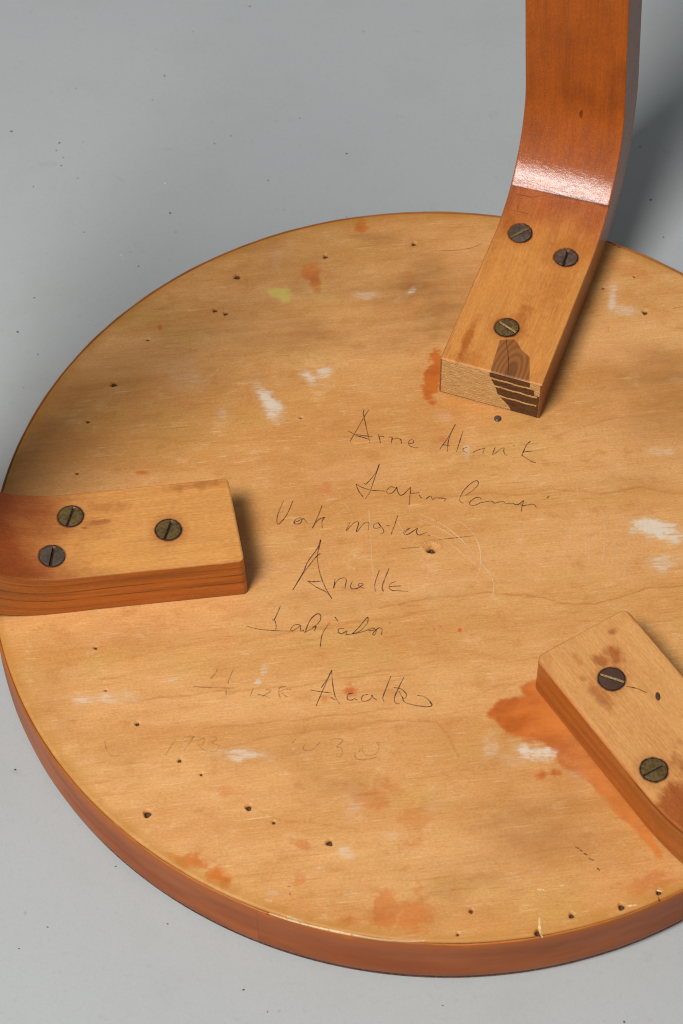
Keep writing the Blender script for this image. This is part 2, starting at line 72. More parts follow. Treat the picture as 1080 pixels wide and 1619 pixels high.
GL = [[0.55,0.8,[[-21.48,-35.02],[-9.58,-30.77],[2.44,-28.28],[16.91,-25.63],[33.87,-25.19],[48.43,-28.14],[60.5,-28.28],[72.6,-22.84],[82.32,-19.3],[94.47,-17.08]]],[0.45,0.7,[[-83.82,-92.53],[-60.72,-88.66],[-37.59,-84.23],[-14.36,-79.78]]],[0.5,0.6,[[-76.08,-100.2],[-64.72,-96.8],[-53.36,-92.85],[-27.94,-88.57],[-18.75,-85.55],[-9.46,-84.16],[2.27,-84.82],[7.16,-90.52],[10.92,-98.39]]],[0.5,0.65,[[-113.13,-82.76],[-89.98,-78.01],[-66.66,-74.08],[-50.24,-71.97],[-33.96,-67.33],[-19.93,-63.66],[-5.82,-60.82]]],[0.6,0.6,[[0.59,19.92],[15.51,22.39],[35.49,22.97],[44.19,26.64],[62.94,24.94],[77.94,28.99],[95.37,26.9]]],[0.5,0.35,[[-66.89,48.78],[-46.82,54.57],[-26.46,57.11],[-5.9,55.73]]],[0.6,0.35,[[-65.68,1.94],[-53.71,8.23],[-44.02,12.54],[-34.44,19.38],[-14.24,15.9]]],[0.8,0.45,[[-73.14,-54.38],[-59.15,-49.22],[-45.0,-45.18],[-30.73,-42.28],[-11.65,-38.22],[2.62,-32.97]]],[0.6,0.25,[[-156.43,-78.43],[-133.36,-72.82],[-115.41,-63.24],[-92.19,-56.11]]],[0.5,0.45,[[-62.33,-124.84],[-52.87,-128.68],[-41.39,-129.79],[-25.39,-130.88],[-11.78,-130.56]]],[0.5,0.4,[[12.92,-52.58],[27.3,-55.98],[39.15,-53.84]]],[0.5,0.3,[[-93.94,-38.83],[-84.61,-34.74],[-70.54,-28.57]]],[0.45,0.35,[[11.29,-75.18],[27.53,-65.83],[39.29,-63.43]]],[0.7,0.3,[[-161.43,102.98],[-124.62,106.94],[-87.45,107.42],[-55.88,111.06]]],[1.0,0.3,[[-162.95,37.14],[-127.76,42.51],[-89.28,41.58],[-59.06,46.65]]],[0.6,0.25,[[-38.78,91.27],[-18.22,99.39],[-5.05,98.45]]],[0.9,0.35,[[45.17,52.93],[62.96,62.17],[83.42,66.69],[96.24,69.11]]]]
LEGS = [{"c":[0.0175,0.0674],"az":73.9860400852432,"L":0.071,"r":0.0449,"th":91.2,"k":0.057,"w":0.0427,"t":0.0213,"rc":0.0005,"skew":0.0},{"c":[-0.0777,-0.0122],"az":190.6,"L":0.0655,"r":0.046,"th":90,"k":0,"w":0.04,"t":0.0222,"rc":0.0022,"skew":0.00125},{"c":[0.054,-0.0543],"az":-54.2,"L":0.068,"r":0.044,"th":90,"k":0,"w":0.0412,"t":0.0195,"rc":0.0032,"skew":0.0}]
KN = [[17.01,1.6],[8.76,1.07],[1.25,0.53],[0.0,0.0],[0.0,-8.01],[0.25,-16.01],[12.51,-12.28],[15.01,-8.01],[18.27,-5.34],[19.27,-3.2]]
CREASE = [[96.33,20.28],[97.33,9.61],[97.33,2.14],[97.83,-10.14],[97.83,-20.82]]
MARKS = [[0,1.2,0.5,[[135.36,-3.2],[132.86,-3.2],[130.86,-3.2]]],[0,0.9,0.55,[[135.36,-3.2],[133.11,-2.67],[131.61,-2.67]]],[0,0.5,0.4,[[88.82,16.01],[85.82,15.48]]],[0,0.4,0.7,[[92.83,17.61],[93.08,14.41],[93.33,10.68],[95.08,7.47]]],[0,0.3,0.5,[[85.32,19.22],[85.57,14.41],[85.57,9.61]]],[0,0.35,0.9,[[18.27,-0.53],[14.26,-2.13],[9.26,-4.27],[4.25,-5.87],[0.0,-6.94]]],[2,0.5,0.9,[[28.27,0.0],[30.28,2.06],[32.53,3.61],[34.53,4.64]]],[1,0.4,0.6,[[59.55,-3.0],[55.8,-2.5]]]]
SCR = [[0,75.56,11.21,-42.0],[0,69.06,-10.68,-176.7],[0,24.27,1.07,-113.8],[1,62.55,-9.0,-290.6],[1,70.56,9.0,-282.2],[1,26.02,2.0,-292.3],[2,22.77,-2.58,36.1],[2,61.8,-12.36,88.2],[2,65.3,13.36,40.0]]
NAIL = [21.31,60.65]
NAIL3 = [37.78,7.21]
DUST = [[-206.47,240.1,0.68,0],[-183.3,234.07,0.57,1],[-184.1,229.13,0.52,1],[-127.75,193.02,0.62,0],[-50.91,235.01,0.47,0],[-112.03,237.9,0.39,0],[-139.77,281.08,0.52,0],[87.82,214.09,0.62,0],[93.14,191.5,0.47,0],[-186.11,119.0,0.62,1],[-180.5,219.62,0.39,0],[-179.24,88.22,0.39,2],[-138.3,160.19,0.39,0],[-164.88,179.17,0.42,0],[-181.74,138.96,0.42,0],[-146.63,166.5,0.47,2],[-145.52,164.29,0.42,2],[-131.7,211.3,0.47,2],[-155.88,-97.78,0.47,0],[-113.0,-136.35,0.44,0],[-134.77,-162.42,0.47,1],[-91.45,-158.49,0.42,0],[-61.74,-182.6,0.47,0],[73.4,-186.66,0.52,0],[9.27,-184.32,0.36,0],[-85.43,216.05,0.42,0],[-191.36,205.76,0.39,0],[-180.34,270.13,0.31,0],[-74.02,256.66,0.36,0],[-104.92,243.24,0.34,0],[-143.65,264.68,0.31,0],[-180.32,224.88,0.34,0],[-52.5,-190.55,0.34,0],[-175.64,107.09,0.34,0],[-129.41,312.19,0.36,1],[-103.74,331.57,0.57,1],[83.32,247.46,0.42,0],[-143.85,-171.54,0.34,0]]

# ------------------------------------------------------------------ helpers


def lin(r, g, b):
    f = lambda c: (c / 255 / 12.92) if c / 255 <= 0.04045 else ((c / 255 + 0.055) / 1.055) ** 2.4
    return (f(r), f(g), f(b), 1.0)


class NT:
    """small wrapper to write node trees in a few lines"""

    def __init__(self, name):
        self.m = bpy.data.materials.new(name)
        self.m.use_nodes = True
        self.t = self.m.node_tree
        self.t.nodes.clear()
        self.out = self.t.nodes.new('ShaderNodeOutputMaterial')
        self.b = self.t.nodes.new('ShaderNodeBsdfPrincipled')
        self.t.links.new(self.b.outputs[0], self.out.inputs['Surface'])

    def n(self, kind, **kw):
        x = self.t.nodes.new(kind)
        for k, v in kw.items():
            setattr(x, k, v)
        return x

    def put(self, sock, v):
        if isinstance(v, bpy.types.NodeSocket):
            self.t.links.new(v, sock)
        else:
            sock.default_value = v

    def math(self, op, a, b=0.0, c=0.0, clamp=False):
        x = self.n('ShaderNodeMath', operation=op, use_clamp=clamp)
        self.put(x.inputs[0], a)
        self.put(x.inputs[1], b)
        self.put(x.inputs[2], c)
        return x.outputs[0]

    def mix(self, f, a, b, blend='MIX'):
        x = self.n('ShaderNodeMix', data_type='RGBA', blend_type=blend)
        self.put(x.inputs['Factor'], f)
        self.put(x.inputs['A'], a)
        self.put(x.inputs['B'], b)
        return x.outputs['Result']

    def ramp(self, f, a, b, lo=0.0, hi=1.0):
        x = self.n('ShaderNodeMapRange', interpolation_type='SMOOTHSTEP')
        self.put(x.inputs['Value'], f)
        x.inputs['From Min'].default_value = a
        x.inputs['From Max'].default_value = b
        x.inputs['To Min'].default_value = lo
        x.inputs['To Max'].default_value = hi
        return x.outputs[0]

    def attr(self, name):
        return self.n('ShaderNodeAttribute', attribute_name=name)

    def noise(self, vec, scale=1.0, detail=4.0, rough=0.55, dist=0.0):
        x = self.n('ShaderNodeTexNoise')
        self.put(x.inputs['Vector'], vec)
        x.inputs['Scale'].default_value = scale
        x.inputs['Detail'].default_value = detail
        x.inputs['Roughness'].default_value = rough
        x.inputs['Distortion'].default_value = dist
        return x.outputs['Fac']

    def scaled(self, vec, s, rot=0.0, off=(0, 0, 0)):
        r = self.n('ShaderNodeMapping')
        self.put(r.inputs['Vector'], vec)
        r.inputs['Rotation'].default_value = (0, 0, rot)
        q = self.n('ShaderNodeMapping')
        self.t.links.new(r.outputs[0], q.inputs['Vector'])
        q.inputs['Scale'].default_value = s
        q.inputs['Location'].default_value = off
        return q.outputs[0]

    def sep(self, sock):
        x = self.n('ShaderNodeSeparateColor')
        self.put(x.inputs[0], sock)
        return x.outputs

    def bump(self, h, strength=0.2, dist=0.001):
        x = self.n('ShaderNodeBump')
        x.inputs['Strength'].default_value = strength
        x.inputs['Distance'].default_value = dist
        self.put(x.inputs['Height'], h)
        self.t.links.new(x.outputs[0], self.b.inputs['Normal'])
        return x

    def coat_bump(self, h, strength, dist):
        x = self.n('ShaderNodeBump')
        x.inputs['Strength'].default_value = strength
        x.inputs['Distance'].default_value = dist
        self.put(x.inputs['Height'], h)
        self.t.links.new(x.outputs[0], self.b.inputs['Coat Normal'])

    def set(self, **kw):
        for k, v in kw.items():
            self.put(self.b.inputs[k.replace('_', ' ')], v)


def mesh_np(name, verts, quads, mat_ids=None, smooth=True, tris=None):
    me = bpy.data.meshes.new(name)
    verts = np.asarray(verts, np.float32)
    quads = np.asarray(quads, np.int32)
    me.vertices.add(len(verts))
    me.vertices.foreach_set('co', verts.ravel())
    nq = len(quads)
    me.loops.add(nq * 4)
    me.loops.foreach_set('vertex_index', quads.ravel())
    me.polygons.add(nq)
    me.polygons.foreach_set('loop_start', np.arange(nq, dtype=np.int32) * 4)
    me.polygons.foreach_set('loop_total', np.full(nq, 4, np.int32))
    if mat_ids is not None:
        me.polygons.foreach_set('material_index', np.asarray(mat_ids, np.int32))
    me.polygons.foreach_set('use_smooth', np.full(nq, smooth, bool))
    me.update(calc_edges=True)
    me.validate()
    return me


def put_attr(me, name, kind, data):
    a = me.attributes.new(name, kind, 'POINT')
    key = {'FLOAT': 'value', 'FLOAT_VECTOR': 'vector', 'FLOAT_COLOR': 'color'}[kind]
    a.data.foreach_set(key, np.asarray(data, np.float32).ravel())


def link(name, me, mats, parent=None, label=None):
    o = bpy.data.objects.new(name, me)
    for m in (mats if isinstance(mats, (list, tuple)) else [mats]):
        if me.materials.find(m.name) < 0 or len(me.materials) < len(mats if isinstance(mats, (list, tuple)) else [mats]):
            me.materials.append(m)
    COL.objects.link(o)
    if parent:
        o.parent = parent
    if label:
        o['label'] = label
    return o


# ------------------------------------------------------------------ materials
GRAIN = math.radians(-10.5)


def mat_seat():
    k = NT('seat_veneer')
    co = k.n('ShaderNodeTexCoord').outputs['Object']
    fine = k.noise(k.scaled(co, (95, 1300, 1), GRAIN), 1, 3, 0.6)
    streak = k.noise(k.scaled(co, (16, 170, 1), GRAIN, (3, 1, 0)), 1, 4, 0.6)
    band = k.noise(k.scaled(co, (5, 38, 1), GRAIN, (9, 4, 0)), 1, 3, 0.5, 0.6)
    cloud = k.noise(k.scaled(co, (14, 26, 1), GRAIN, (1, 7, 0)), 1, 6, 0.62, 0.4)
    blot = k.noise(k.scaled(co, (42, 80, 1), GRAIN, (5, 2, 0)), 1, 6, 0.68)
    dirt = k.noise(k.scaled(co, (320, 620, 1), GRAIN), 1, 5, 0.7)
    pore = k.noise(k.scaled(co, (160, 3200, 1), GRAIN, (2, 2, 0)), 1, 2, 0.5)
    col = k.mix(k.ramp(band, 0.30, 0.70), lin(205, 144, 79), lin(221, 164, 102))
    col = k.mix(k.ramp(cloud, 0.42, 0.72, 0, 0.55), col, lin(197, 132, 66))
    col = k.mix(k.ramp(blot, 0.52, 0.78, 0, 0.45), col, lin(186, 120, 57))
    col = k.mix(k.ramp(blot, 0.44, 0.24, 0, 0.35), col, lin(226, 176, 118))
    col = k.mix(k.ramp(streak, 0.45, 0.78, 0, 0.20), col, lin(184, 118, 54))
    grit = k.noise(k.scaled(co, (900, 1500, 1), GRAIN), 1, 3, 0.6)
    fm = k.math('MULTIPLY', k.ramp(fine, 0.25, 0.75, 0.925, 1.05), k.ramp(grit, 0.25, 0.75, 0.88, 1.10))
    hue = k.noise(k.scaled(co, (16, 34, 1), GRAIN, (11, 3, 0)), 1, 5, 0.6)
    col = k.mix(k.ramp(hue, 0.52, 0.72, 0, 0.5), col, lin(204, 158, 84))
    col = k.mix(k.ramp(hue, 0.46, 0.28, 0, 0.4), col, lin(222, 160, 106))
    patch = k.noise(k.scaled(co, (70, 110, 1), GRAIN, (2, 9, 0)), 1, 7, 0.72)
    col = k.mix(k.ramp(patch, 0.52, 0.70, 0, 0.55), col, lin(190, 126, 62))
    col = k.mix(k.ramp(patch, 0.46, 0.30, 0, 0.42), col, lin(230, 184, 130))
    cmb = k.n('ShaderNodeCombineColor')
    for i in range(3):
        k.put(cmb.inputs[i], fm)
    col = k.mix(1.0, col, cmb.outputs[0], 'MULTIPLY')
    sc1 = k.noise(k.scaled(co, (26, 2600, 1), GRAIN + 0.5, (1, 1, 0)), 1, 2, 0.5)
    sc2 = k.noise(k.scaled(co, (30, 2400, 1), GRAIN - 0.8, (6, 2, 0)), 1, 2, 0.5)
    col = k.mix(k.math('MULTIPLY', k.ramp(sc1, 0.72, 0.80, 0, 0.5), k.ramp(cloud, 0.45, 0.6)), col, lin(236, 196, 146))
    col = k.mix(k.math('MULTIPLY', k.ramp(sc2, 0.72, 0.80, 0, 0.4), k.ramp(hue, 0.45, 0.6)), col, lin(236, 196, 146))
    flk = k.noise(k.scaled(co, (55, 900, 1), GRAIN, (12, 5, 0)), 1, 3, 0.6, 0.2)
    col = k.mix(k.math('MULTIPLY', k.ramp(flk, 0.60, 0.66, 0, 0.5), k.ramp(hue, 0.40, 0.62, 0.15, 1.0)), col, lin(184, 116, 52))
    flp = k.noise(k.scaled(co, (65, 1000, 1), GRAIN, (3, 15, 0)), 1, 3, 0.6, 0.2)
    col = k.mix(k.math('MULTIPLY', k.ramp(flp, 0.62, 0.67, 0, 0.5), k.ramp(patch, 0.40, 0.60, 1.0, 0.2)), col, lin(236, 192, 138))
    col = k.mix(k.ramp(pore, 0.64, 0.78, 0, 0.42), col, lin(140, 84, 40))
    A = k.attr('stains')
    a = k.sep(A.outputs['Color'])
    grime = A.outputs['Alpha']
    B = k.attr('marks')
    b = k.sep(B.outputs['Color'])
    rim = B.outputs['Alpha']
    brush = k.math('ADD', k.math('MULTIPLY', k.noise(k.scaled(co, (60, 520, 1), GRAIN, (4, 4, 0)), 1, 5, 0.7), 0.5), k.math('MULTIPLY', k.noise(k.scaled(co, (170, 1500, 1), GRAIN + 0.15, (1, 4, 0)), 1, 3, 0.7), 0.5))
    rag = k.noise(k.scaled(co, (200, 520, 1), GRAIN, (8, 1, 0)), 1, 5, 0.7)
    # growth-ring lines
    col = k.mix(k.math('MULTIPLY', b[2], k.ramp(rag, 0.3, 0.6, 0.18, 0.58)), col, lin(170, 98, 36))
    # brown handling dirt
    g = k.math('MULTIPLY', grime, k.ramp(blot, 0.25, 0.7, 0.6, 1.3))
    g = k.math('MULTIPLY', g, k.ramp(streak, 0.2, 0.7, 0.65, 1.25), clamp=True)
    col = k.mix(g, col, lin(152, 100, 50))
    spk = k.math('MULTIPLY', k.ramp(dirt, 0.66, 0.78), k.ramp(blot, 0.42, 0.66, 0.02, 0.28))
    col = k.mix(spk, col, lin(134, 82, 40))
    # orange varnish
    om = k.math('ADD', a[1], k.math('MULTIPLY', k.math('SUBTRACT', rag, 0.5), 0.9))
    of = k.math('MULTIPLY', k.ramp(om, 0.12, 0.55), k.ramp(a[1], 0.1, 1.0, 0.08, 0.9))
    col = k.mix(of, col, k.mix(k.ramp(blot, 0.35, 0.7), lin(204, 108, 32), lin(172, 78, 16)))
    # yellow glaze and paint
    ym = k.math('ADD', a[2], k.math('MULTIPLY', k.math('SUBTRACT', brush, 0.5), 3.0))
    yf = k.math('MULTIPLY', k.ramp(ym, 0.15, 0.9), k.ramp(a[2], 0.1, 1.1, 0.08, 0.62))
    col = k.mix(yf, col, lin(206, 192, 96))
    # white paint, dragged along the grain
    wm = k.math('ADD', a[0], k.math('MULTIPLY', k.math('SUBTRACT', brush, 0.51), 3.6))
    wf = k.math('MULTIPLY', k.ramp(wm, 0.15, 0.95), k.ramp(a[0], 0.05, 1.1, 0.0, 0.85))
    col = k.mix(wf, col, lin(224, 212, 194))
    wz = k.math('MULTIPLY', a[0], 0.22)
    col = k.mix(wz, col, lin(205, 182, 152))
    # red dots
    col = k.mix(b[1], col, lin(208, 74, 48))
    # golden varnish run over the rim
    rf = k.math('MULTIPLY', rim, k.ramp(blot, 0.3, 0.6, 0.35, 1.0))
    col = k.mix(k.math('MULTIPLY', rf, 0.8), col, lin(180, 122, 46))
    # holes: recess shade painted dark, with bored wood and old dirt
    col = k.mix(k.ramp(b[0], 0.25, 0.6, 0, 0.94), col, lin(52, 30, 18))
    k.set(Base_Color=col, Roughness=k.ramp(cloud, 0.3, 0.7, 0.42, 0.58), Specular_IOR_Level=0.32)
    hgt = k.math('ADD', k.math('MULTIPLY', fine, 0.5), k.math('MULTIPLY', wf, 0.6))
    k.bump(hgt, 0.16, 0.0004)
    return k.m


def mat_leg(name, pale, varnish, side, var_from, var_to, lamina, coat, lacquer_from=None):
    k = NT(name)
    P = k.attr('swd').outputs['Vector']
    A = k.attr('leg_marks')
    a = k.sep(A.outputs['Color'])
    seam = A.outputs['Alpha']
    sx = k.n('ShaderNodeSeparateXYZ')
    k.put(sx.inputs[0], P)
    s, w, d = sx.outputs
    sd = k.attr('side').outputs['Fac']
    fine = k.noise(k.scaled(P, (45, 1300, 1300)), 1, 3, 0.6)
    streak = k.noise(k.scaled(P, (14, 230, 230), 0, (2, 0, 0)), 1, 4, 0.6, 0.3)
    blot = k.noise(k.scaled(P, (45, 75, 75), 0, (3, 5, 1)), 1, 6, 0.66)
    cloud = k.noise(k.scaled(P, (22, 30, 30), 0, (7, 5, 1)), 1, 5, 0.6)
    mott = k.noise(k.scaled(P, (260, 330, 330)), 1, 5, 0.7)
    top = k.mix(k.ramp(streak, 0.3, 0.7), pale, k.mix(0.3, pale, lin(188, 118, 56)))
    top = k.mix(k.ramp(blot, 0.5, 0.75, 0, 0.5), top, lin(186, 112, 48))
    spot = k.noise(k.scaled(P, (120, 170, 170), 0, (6, 2, 4)), 1, 6, 0.7)
    top = k.mix(k.ramp(spot, 0.54, 0.70, 0, 0.4), top, lin(184, 108, 44))
    top = k.mix(k.ramp(spot, 0.44, 0.30, 0, 0.35), top, lin(228, 172, 108))
    sv = k.math('ADD', s, k.math('MULTIPLY', k.math('SUBTRACT', cloud, 0.5), 0.05))
    sv = k.math('ADD', sv, k.math('MULTIPLY', k.math('SUBTRACT', blot, 0.5), 0.022))
    vf = k.ramp(sv, var_from, var_to)
    vf = k.math('MAXIMUM', vf, a[1])
    vcol = k.mix(k.ramp(blot, 0.3, 0.75), varnish, k.mix(0.5, varnish, lin(112, 46, 10)))
    vcol = k.mix(k.ramp(streak, 0.4, 0.75, 0, 0.35), vcol, lin(126, 58, 14))
    top = k.mix(k.math('MULTIPLY', vf, 0.94), top, vcol)
    # side faces with glued-in laminations
    scol = k.mix(k.ramp(streak, 0.35, 0.7), side, k.mix(0.55, side, lin(104, 50, 16)))
    scol = k.mix(k.ramp(blot, 0.45, 0.75, 0, 0.4), scol, lin(172, 96, 38))
    if lamina:
        wob = k.noise(k.scaled(P, (16, 0, 0), 0, (1, 0, 0)), 1, 2, 0.5)
        dd = k.math('ADD', d, k.math('MULTIPLY', k.math('SUBTRACT', wob, 0.5), 0.003))
        for j, (d0, wd, st) in enumerate(((0.0042, 0.0006, .45), (0.0088, 0.0007, .75), (0.0138, 0.0006, .65), (0.0186, 0.0005, .3))):
            ln = k.ramp(k.math('ABSOLUTE', k.math('SUBTRACT', dd, d0)), 0.0, wd, st, 0.0)
            ln = k.math('MULTIPLY', ln, k.ramp(blot, 0.3, 0.6, 0.35, 1.0))
            scol = k.mix(ln, scol, lin(84, 38, 12))
    col = k.mix(sd, top, scol)
    grit = k.noise(k.scaled(P, (500, 1500, 1500)), 1, 3, 0.6)
    fm = k.math('MULTIPLY', k.ramp(fine, 0.25, 0.75, 0.89, 1.08), k.ramp(grit, 0.25, 0.75, 0.88, 1.10))
    cmb = k.n('ShaderNodeCombineColor')
    for i in range(3):
        k.put(cmb.inputs[i], fm)
    col = k.mix(1.0, col, cmb.outputs[0], 'MULTIPLY')
    # knot / walnut-dark patch with oval rings
    kr = k.n('ShaderNodeVectorMath', operation='LENGTH')
    k.put(kr.inputs[0], k.scaled(P, (0.36, 1.0, 0.0), 0, (-0.0008, 0.0075, 0)))
    ring = k.math('SINE', k.math('ADD', k.math('MULTIPLY', kr.outputs['Value'], 3600), k.math('ADD', k.math('MULTIPLY', cloud, 9), k.math('MULTIPLY', spot, 5))))
    kcol = k.mix(k.ramp(ring, -0.9, 1.4), lin(140, 86, 46), lin(106, 60, 30))
    kcol = k.mix(k.ramp(kr.outputs['Value'], 0.0008, 0.0034, 0.75, 0.0), kcol, lin(66, 36, 18))
    col = k.mix(k.math('MULTIPLY', k.ramp(k.math('ADD', a[0], k.math('MULTIPLY', k.math('SUBTRACT', mott, .5), .25)), 0.34, 0.66), 0.84), col, kcol)
    # dirt round the screws and on the arrises, small specks
    dm = k.math('ADD', a[2], k.math('MULTIPLY', k.math('SUBTRACT', mott, 0.5), 0.7))
    col = k.mix(k.math('MULTIPLY', k.ramp(dm, 0.35, 0.8), 0.85), col, lin(82, 40, 16))
    col = k.mix(k.math('MULTIPLY', k.ramp(mott, 0.68, 0.82), k.ramp(blot, 0.4, 0.6, 0.0, 0.55)), col, lin(110, 56, 22))
    col = k.mix(k.math('MULTIPLY', seam, 0.85), col, lin(70, 26, 8))
    vc = k.math('MAXIMUM', vf, sd)
    cw = k.math('MULTIPLY', vc, coat)
    if lacquer_from:
        # the lacquer has worn off the flat below the crease and is thick above it
        edge = k.math('ADD', s, k.math('MULTIPLY', w, 0.035))
        cw = k.math('MULTIPLY', cw, k.math('MAXIMUM', sd, k.ramp(edge, lacquer_from, lacquer_from + 0.0006)))
    k.set(Base_Color=col, Roughness=k.ramp(vc, 0, 1, 0.5, 0.45), Specular_IOR_Level=0.3,
          Coat_Weight=cw, Coat_Roughness=0.17, Coat_IOR=1.5)
    crz = k.noise(k.scaled(P, (900, 600, 600)), 1, 4, 0.7, 2.0)
    hgt = k.math('ADD', k.math('MULTIPLY', fine, 0.25), k.math('MULTIPLY', crz, k.ramp(vf, 0, 1, 0.1, 1.0)))
    k.bump(hgt, 0.5, 0.0006)
    brush = k.noise(k.scaled(P, (620, 330, 330), 0, (3, 3, 3)), 1, 4, 0.65, 2.0)
    k.coat_bump(brush, 0.15, 0.0005)
    return k.m


def mat_endgrain(name, base, dark):
    k = NT(name)
    P = k.attr('swd').outputs['Vector']
    A = k.attr('leg_marks')
    a = k.sep(A.outputs['Color'])
    saw = k.noise(k.scaled(P, (0, 260, 900), 0, (1, 0, 0)), 1, 4, 0.7)
    saw2 = k.n('ShaderNodeMapping')
    k.put(saw2.inputs['Vector'], P)
    saw2.inputs['Rotation'].default_value = (math.radians(-35), 0, 0)
    saw2.inputs['Scale'].default_value = (0, 300, 2200)
    cut = k.noise(saw2.outputs[0], 1, 3, 0.6)
    pit = k.noise(k.scaled(P, (0, 1500, 1500)), 1, 3, 0.6)
    col = k.mix(k.ramp(saw, 0.3, 0.72), base, k.mix(0.55, base, lin(178, 120, 62)))
    col = k.mix(k.ramp(cut, 0.46, 0.66, 0, 0.7), col, lin(238, 204, 150))
    col = k.mix(k.ramp(pit, 0.6, 0.75, 0, 0.5), col, lin(150, 92, 44))
    kf = k.ramp(k.math('ADD', a[0], k.math('MULTIPLY', k.math('SUBTRACT', pit, .5), .35)), 0.38, 0.62)
    col = k.mix(k.math('MULTIPLY', kf, 0.94), col, k.mix(k.ramp(saw, 0.3, 0.7), lin(100, 58, 30), lin(62, 34, 18)))
    col = k.mix(k.ramp(k.math('ADD', a[2], k.math('MULTIPLY', k.math('SUBTRACT', saw, .5), .5)), .35, .8, 0, .8), col, dark)
    k.set(Base_Color=col, Roughness=0.62, Specular_IOR_Level=0.25)
    k.bump(k.math('ADD', cut, pit), 0.6, 0.0008)
    return k.m


def mat_band():
    k = NT('edge_band_varnish')
    co = k.n('ShaderNodeTexCoord').outputs['Object']
    P = k.attr('band').outputs['Vector']          # arc length, height, top-edge wear
    sx = k.n('ShaderNodeSeparateXYZ')
    k.put(sx.inputs[0], P)
    streak = k.noise(k.scaled(P, (12, 260, 0)), 1, 4, 0.6)
    blot = k.noise(k.scaled(P, (22, 70, 0), 0, (4, 1, 0)), 1, 5, 0.6)
    fine = k.noise(k.scaled(P, (60, 1500, 0)), 1, 2, 0.5)
    mott = k.noise(k.scaled(co, (300, 300, 300)), 1, 4, 0.6)
    col = k.mix(k.ramp(blot, 0.3, 0.7), lin(178, 94, 38), lin(156, 78, 32))
    col = k.mix(k.ramp(streak, 0.45, 0.72, 0, 0.3), col, lin(122, 58, 30))
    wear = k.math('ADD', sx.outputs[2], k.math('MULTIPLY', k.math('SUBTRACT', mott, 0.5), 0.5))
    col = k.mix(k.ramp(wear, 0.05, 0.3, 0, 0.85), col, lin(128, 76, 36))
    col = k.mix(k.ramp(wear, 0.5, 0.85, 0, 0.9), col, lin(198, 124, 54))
    nick = k.noise(k.scaled(P, (300, 380, 0), 0, (7, 2, 0)), 1, 4, 0.7)
    col = k.mix(k.ramp(nick, 0.70, 0.80, 0, 0.5), col, lin(104, 52, 26))
    painted_sheen = k.ramp(sx.outputs[1], 0.019, 0.027, 0, 0.45)  # orange highlight along the top of the band, painted into the colour
    col = k.mix(k.math('MULTIPLY', painted_sheen, k.ramp(blot, 0.3, 0.6)), col, lin(196, 112, 50))
    k.set(Base_Color=col, Roughness=k.ramp(blot, 0.3, 0.7, 0.40, 0.5), Specular_IOR_Level=0.2, Coat_Weight=0.03, Coat_Roughness=0.3)
    k.bump(k.math('ADD', fine, k.math('MULTIPLY', mott, 0.5)), 0.12, 0.0004)
    return k.m


def mat_plain(name, color, rough, metallic=0.0, spec=0.5, var=0.3, scale=600.0, dark=None, bump=0.2):
    k = NT(name)
    co = k.n('ShaderNodeTexCoord').outputs['Object']
    n = k.noise(k.scaled(co, (scale, scale, scale)), 1, 5, 0.65)
    dk = dark or tuple(c * 0.4 for c in color[:3]) + (1,)
    col = k.mix(k.ramp(n, 0.35, 0.68, 0, 1.0), color, dk)
    k.set(Base_Color=col, Roughness=k.ramp(n, 0.3, 0.7, rough, min(1, rough + var)), Metallic=metallic, Specular_IOR_Level=spec)
    k.bump(n, bump, 0.0002)
    return k.m


def mat_ink(name, color, scale=700.0):
    """a drawn stroke: opacity comes from the stroke's strength and skips with the wood's texture"""
    k = NT(name)
    co = k.n('ShaderNodeTexCoord').outputs['Object']
    n = k.noise(k.scaled(co, (scale, scale, 1)), 1, 3, 0.65)
    st = k.attr('strength').outputs['Fac']
    f = k.math('MULTIPLY', st, k.ramp(n, 0.30, 0.55, 0.5, 1.1), clamp=True)
    k.set(Base_Color=color, Roughness=0.6, Specular_IOR_Level=0.2, Alpha=f)
    return k.m


